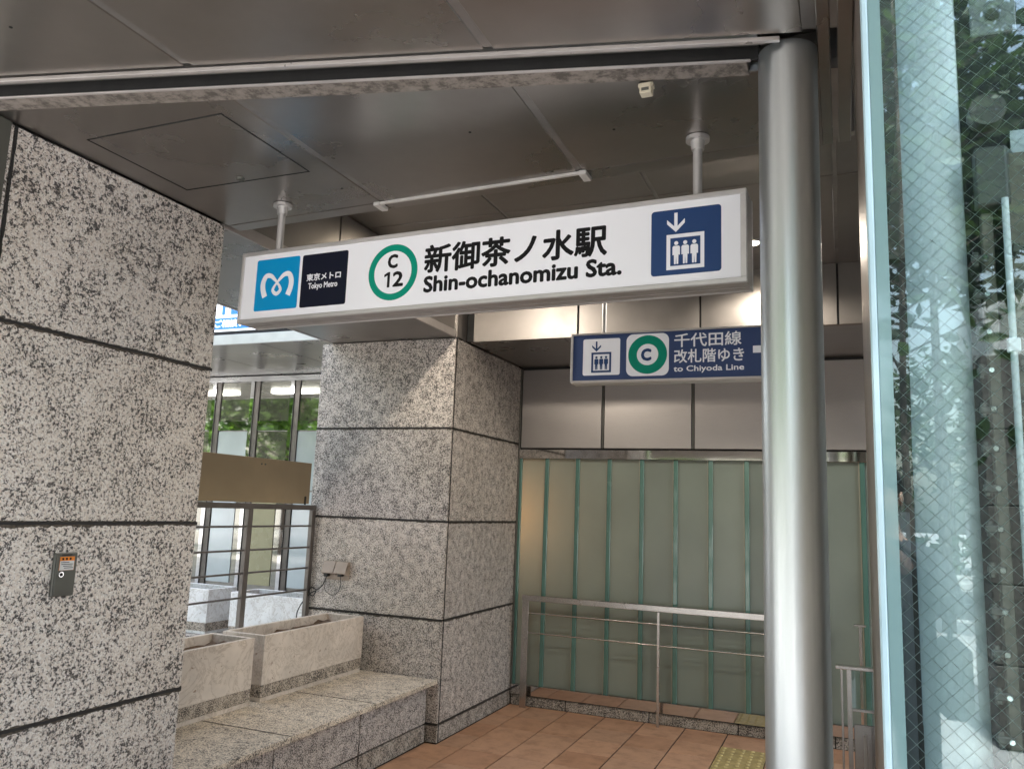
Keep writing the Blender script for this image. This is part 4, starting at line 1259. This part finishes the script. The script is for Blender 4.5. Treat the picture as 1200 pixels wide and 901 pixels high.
# sapling with big leaves just behind the camera
sp = thing('young_tree', 'slender young tree with big leaves on the pavement behind the camera', 'tree', (0.29, -1.25, 0))
q = random.Random(21)
b = B(); b.tube([(0.29, -1.25, 0), (0.295, -1.24, 1.0), (0.28, -1.26, 2.0), (0.31, -1.25, 3.2), (0.30, -1.25, 4.2)], [0.022, 0.019, 0.016, 0.011, 0.004], 8)
lb = B()
for k in range(34):
    zz = 1.75 + 2.4 * k / 34
    a = k * 2.4 + q.uniform(-.4, .4)
    ln = q.uniform(0.35, 0.85)
    p0 = Vector((0.295, -1.25, zz)); p2 = p0 + Vector((math.cos(a) * ln, math.sin(a) * ln * 0.8, q.uniform(0.0, 0.4)))
    b.tube([p0, (p0 + p2) / 2 + Vector((0, 0, 0.04)), p2], [0.006, 0.004, 0.002], 5)
    for m_ in range(8):
        c_ = p0.lerp(p2, q.uniform(0.3, 1.05)) + Vector((q.gauss(0, .05), q.gauss(0, .05), q.gauss(0, .04)))
        d = Vector((q.gauss(0, 1), q.gauss(0, 1), q.gauss(-0.3, 0.5))).normalized()
        e = d.orthogonal().normalized(); e = Matrix.Rotation(q.uniform(0, 6.28), 3, d) @ e
        s_ = q.uniform(0.05, 0.085)
        n_ = d.cross(e)
        mid = [lb.bm.verts.new(c_ + d * (s_ * t_)) for t_ in (-1, -0.45, 0.25, 1)]
        lf_ = [lb.bm.verts.new(c_ + d * (s_ * t_) + e * (s_ * w_) + n_ * s_ * 0.12) for t_, w_ in ((-0.45, 0.36), (0.25, 0.40))]
        rt_ = [lb.bm.verts.new(c_ + d * (s_ * t_) - e * (s_ * w_) + n_ * s_ * 0.12) for t_, w_ in ((-0.45, 0.36), (0.25, 0.40))]
        F_ = lb.bm.faces.new
        F_((mid[0], mid[1], lf_[0])); F_((mid[1], mid[2], lf_[1], lf_[0])); F_((mid[2], mid[3], lf_[1]))
        F_((mid[1], mid[0], rt_[0])); F_((mid[2], mid[1], rt_[0], rt_[1])); F_((mid[3], mid[2], rt_[1]))
mk('trunk', b, 'bark', sp)
mk('crown', lb, 'leaf2', sp)

# ================================================================== PHOTOGRAPHER (mirrored in the wired glass)
def skin_mesh(verts, edges, radii, root=0, levels=2):
    me = bpy.data.meshes.new('skeleton'); me.from_pydata(verts, edges, [])
    o = bpy.data.objects.new('skeleton', me); COL.objects.link(o)
    sk = o.modifiers.new('skin', 'SKIN'); sk.use_smooth_shade = True
    if not me.skin_vertices: me.attributes
    sv = me.skin_vertices[0].data
    for i, r in enumerate(radii):
        sv[i].radius = r if isinstance(r, tuple) else (r, r)
        sv[i].use_root = (i == root)
    ss = o.modifiers.new('sub', 'SUBSURF'); ss.levels = levels; ss.render_levels = levels
    dg = bpy.context.evaluated_depsgraph_get()
    out = bpy.data.meshes.new_from_object(o.evaluated_get(dg))
    bpy.data.objects.remove(o); bpy.data.meshes.remove(me)
    return out
PXc, PYc = 0.135, -0.34
pn = thing('person', 'person in dark clothes with a shoulder bag, holding up a phone to take the picture', 'person', (PXc, PYc, 0))
V = [(0, 0, .93), (0, .005, 1.08), (0, .0, 1.24), (0, -.005, 1.36), (0, .0, 1.44), (-.01, .02, 1.50), (-.02, .035, 1.56), (-.02, .03, 1.64),   # 0-7 spine and head
     (.10, -.005, 1.38), (.175, .0, 1.36), (.215, .08, 1.20), (.05, .22, 1.36), (-.035, .285, 1.435),         # 8-12 right arm
     (-.10, -.005, 1.38), (-.18, .0, 1.36), (-.30, .08, 1.21), (-.305, .20, 1.36), (-.300, .265, 1.455),      # 13-17 left arm
     (.09, 0, .88), (.10, .01, .50), (.105, -.01, .10), (.11, .10, .045),                                       # 18-21 right leg
     (-.09, 0, .88), (-.10, .01, .50), (-.105, -.01, .10), (-.11, .10, .045)]
Ed = [(0, 1), (1, 2), (2, 3), (3, 4), (4, 5), (5, 6), (6, 7), (3, 8), (8, 9), (9, 10), (10, 11), (11, 12), (3, 13), (13, 14), (14, 15), (15, 16), (16, 17),
      (0, 18), (18, 19), (19, 20), (20, 21), (0, 22), (22, 23), (23, 24), (24, 25)]
Ra = [(.185, .135), (.180, .13), (.180, .125), (.145, .105), .056, .062, (.085, .095), (.078, .088),
      .075, .062, .048, .038, .028, .075, .062, .048, .038, .028,
      .095, .062, .045, .038, .095, .062, .045, .038]
body = skin_mesh([Vector(v) for v in V], Ed, Ra)
fing = []
for side, wrist in ((1, Vector(V[12])), (-1, Vector(V[17]))):
    # palm, four fingers curled round the phone edge, thumb from the side of the palm
    fwd = Vector((-side * 0.35, 0.75, 0.30)).normalized()
    upv = Vector((0, -0.25, 1)).normalized(); inn = Vector((-side, 0.1, 0))
    palm = wrist + fwd * 0.045
    vs = [wrist, palm, palm + fwd * 0.02]
    es = [(0, 1), (1, 2)]
    rs = [.026, .030, .026]
    for k in range(4):
        o_ = palm + upv * (0.027 - 0.018 * k) + fwd * 0.018
        ln = (0.040, 0.045, 0.042, 0.033)[k]
        a_ = len(vs)
        vs += [o_, o_ + fwd * ln * 0.75 + inn * 0.004, o_ + fwd * ln * 0.9 + inn * ln * 0.55, o_ + fwd * ln * 0.75 + inn * ln * 0.95]
        es += [(1, a_), (a_, a_ + 1), (a_ + 1, a_ + 2), (a_ + 2, a_ + 3)]
        rs += [.0095, .009, .0085, .0075]
    a_ = len(vs)
    o_ = palm + inn * 0.018 + upv * 0.008
    vs += [o_, o_ + inn * 0.022 + upv * 0.015, o_ + inn * 0.042 + upv * 0.024]
    es += [(1, a_), (a_, a_ + 1), (a_ + 1, a_ + 2)]
    rs += [.013, .0105, .009]
    fing.append(skin_mesh(vs, es, rs, 1, 1))
pm = bmesh.new()
for me in [body] + fing: pm.from_mesh(me)
# nose and ears on the head
for c_, r_ in (((-.02, .122, 1.585), (.011, .018, .020)), ((.064, .03, 1.59), (.009, .017, .028)), ((-.104, .03, 1.59), (.009, .017, .028))):
    bmesh.ops.create_uvsphere(pm, u_segments=10, v_segments=8, radius=1.0, matrix=Matrix.Translation(c_) @ Matrix.Diagonal((*r_, 1)))
me = bpy.data.meshes.new('body'); 
for mname in ('skin', 'shirt', 'trouser', 'hair'): me.materials.append(MT[mname])
for f in pm.faces:
    c_ = f.calc_center_median(); f.smooth = True
    if c_.z < 0.10: f.material_index = 3
    elif c_.z < 0.94: f.material_index = 2
    elif c_.z < 1.44 and c_.y < 0.24: f.material_index = 1
    else: f.material_index = 0
pm.to_mesh(me); pm.free()
po = bpy.data.objects.new('body', me); COL.objects.link(po); po.parent = pn
hb_ = bmesh.new()
bmesh.ops.create_uvsphere(hb_, u_segments=24, v_segments=16, radius=1.0, matrix=Matrix.Translation((-.02, .022, 1.635)) @ Matrix.Diagonal((.095, .108, .102, 1)))
bmesh.ops.delete(hb_, geom=[v for v in hb_.verts if v.co.z < 1.655 - 0.62 * (0.095 - v.co.y) and v.co.z < 1.70 or v.co.z < 1.54], context='VERTS')
for f in hb_.faces: f.smooth = True
hm = bpy.data.meshes.new('hair'); hb_.to_mesh(hm); hb_.free(); hm.materials.append(MT['hair'])
ho = bpy.data.objects.new('hair', hm); COL.objects.link(ho); ho.parent = pn
for sx_ in (-1, 1):
    e_ = B(); bmesh.ops.create_uvsphere(e_.bm, u_segments=8, v_segments=6, radius=0.0085, matrix=Matrix.Translation((PXc - .02 + sx_ * .031, PYc + .106, 1.608)))
    mk('eye', e_, 'ink', pn)
mb = B().box(PXc - .042, PYc + .104, 1.545, PXc + .002, PYc + .112, 1.551, 0.002); mk('mouth', mb, 'skin', pn)
bg_ = thing('shoulder_bag', 'dark soft shoulder bag hanging at the hip of the person with the phone', 'bag', (0.40, -0.36, 0.92))
mk('pouch', B().box(0.285, -0.43, 0.83, 0.405, -0.25, 1.10, 0.035), 'bagc', bg_)
sb_ = B(); sb_.tube(catmull([(0.34, -0.33, 1.09), (0.33, -0.26, 1.24), (0.22, -0.235, 1.40), (0.12, -0.36, 1.45), (0.10, -0.47, 1.33), (0.30, -0.42, 1.09)], 5), 0.010)
mk('strap', sb_, 'bagc', bg_)
ph = thing('phone', 'black phone held up level in both hands to take the picture', 'phone', (0, 0, 1.5))
pbm = bmesh.new(); bmesh.ops.create_cube(pbm, size=1.0, matrix=Matrix.Diagonal((0.158, 0.074, 0.0085, 1)))
bmesh.ops.bevel(pbm, geom=pbm.edges[:], offset=0.003, segments=2, affect='EDGES', profile=0.5)
M3 = Matrix((RT, UP, -FW)).transposed().to_4x4()
pbm.transform(M3 @ Matrix.Translation((-0.045, -0.022, 0.014)))
pme = bpy.data.meshes.new('case'); pbm.to_mesh(pme); pbm.free(); pme.materials.append(MT['ink'])
pc = bpy.data.objects.new('case', pme); COL.objects.link(pc); pc.parent = ph

# added dark block behind the camera to the right, darkens the wired glass reflection
gpz = thing('reflection_block', 'dark brown block added behind the camera to darken the glass reflection at right', 'pillar', (1.43, -4.1, 0))
for k in range(5):
    mk('dark_block_piece', B().box(0.96, -4.6, k * 0.55 + 0.004, 1.9, -3.65, (k + 1) * 0.55 - 0.004, 0.006), 'darkblock', gpz)
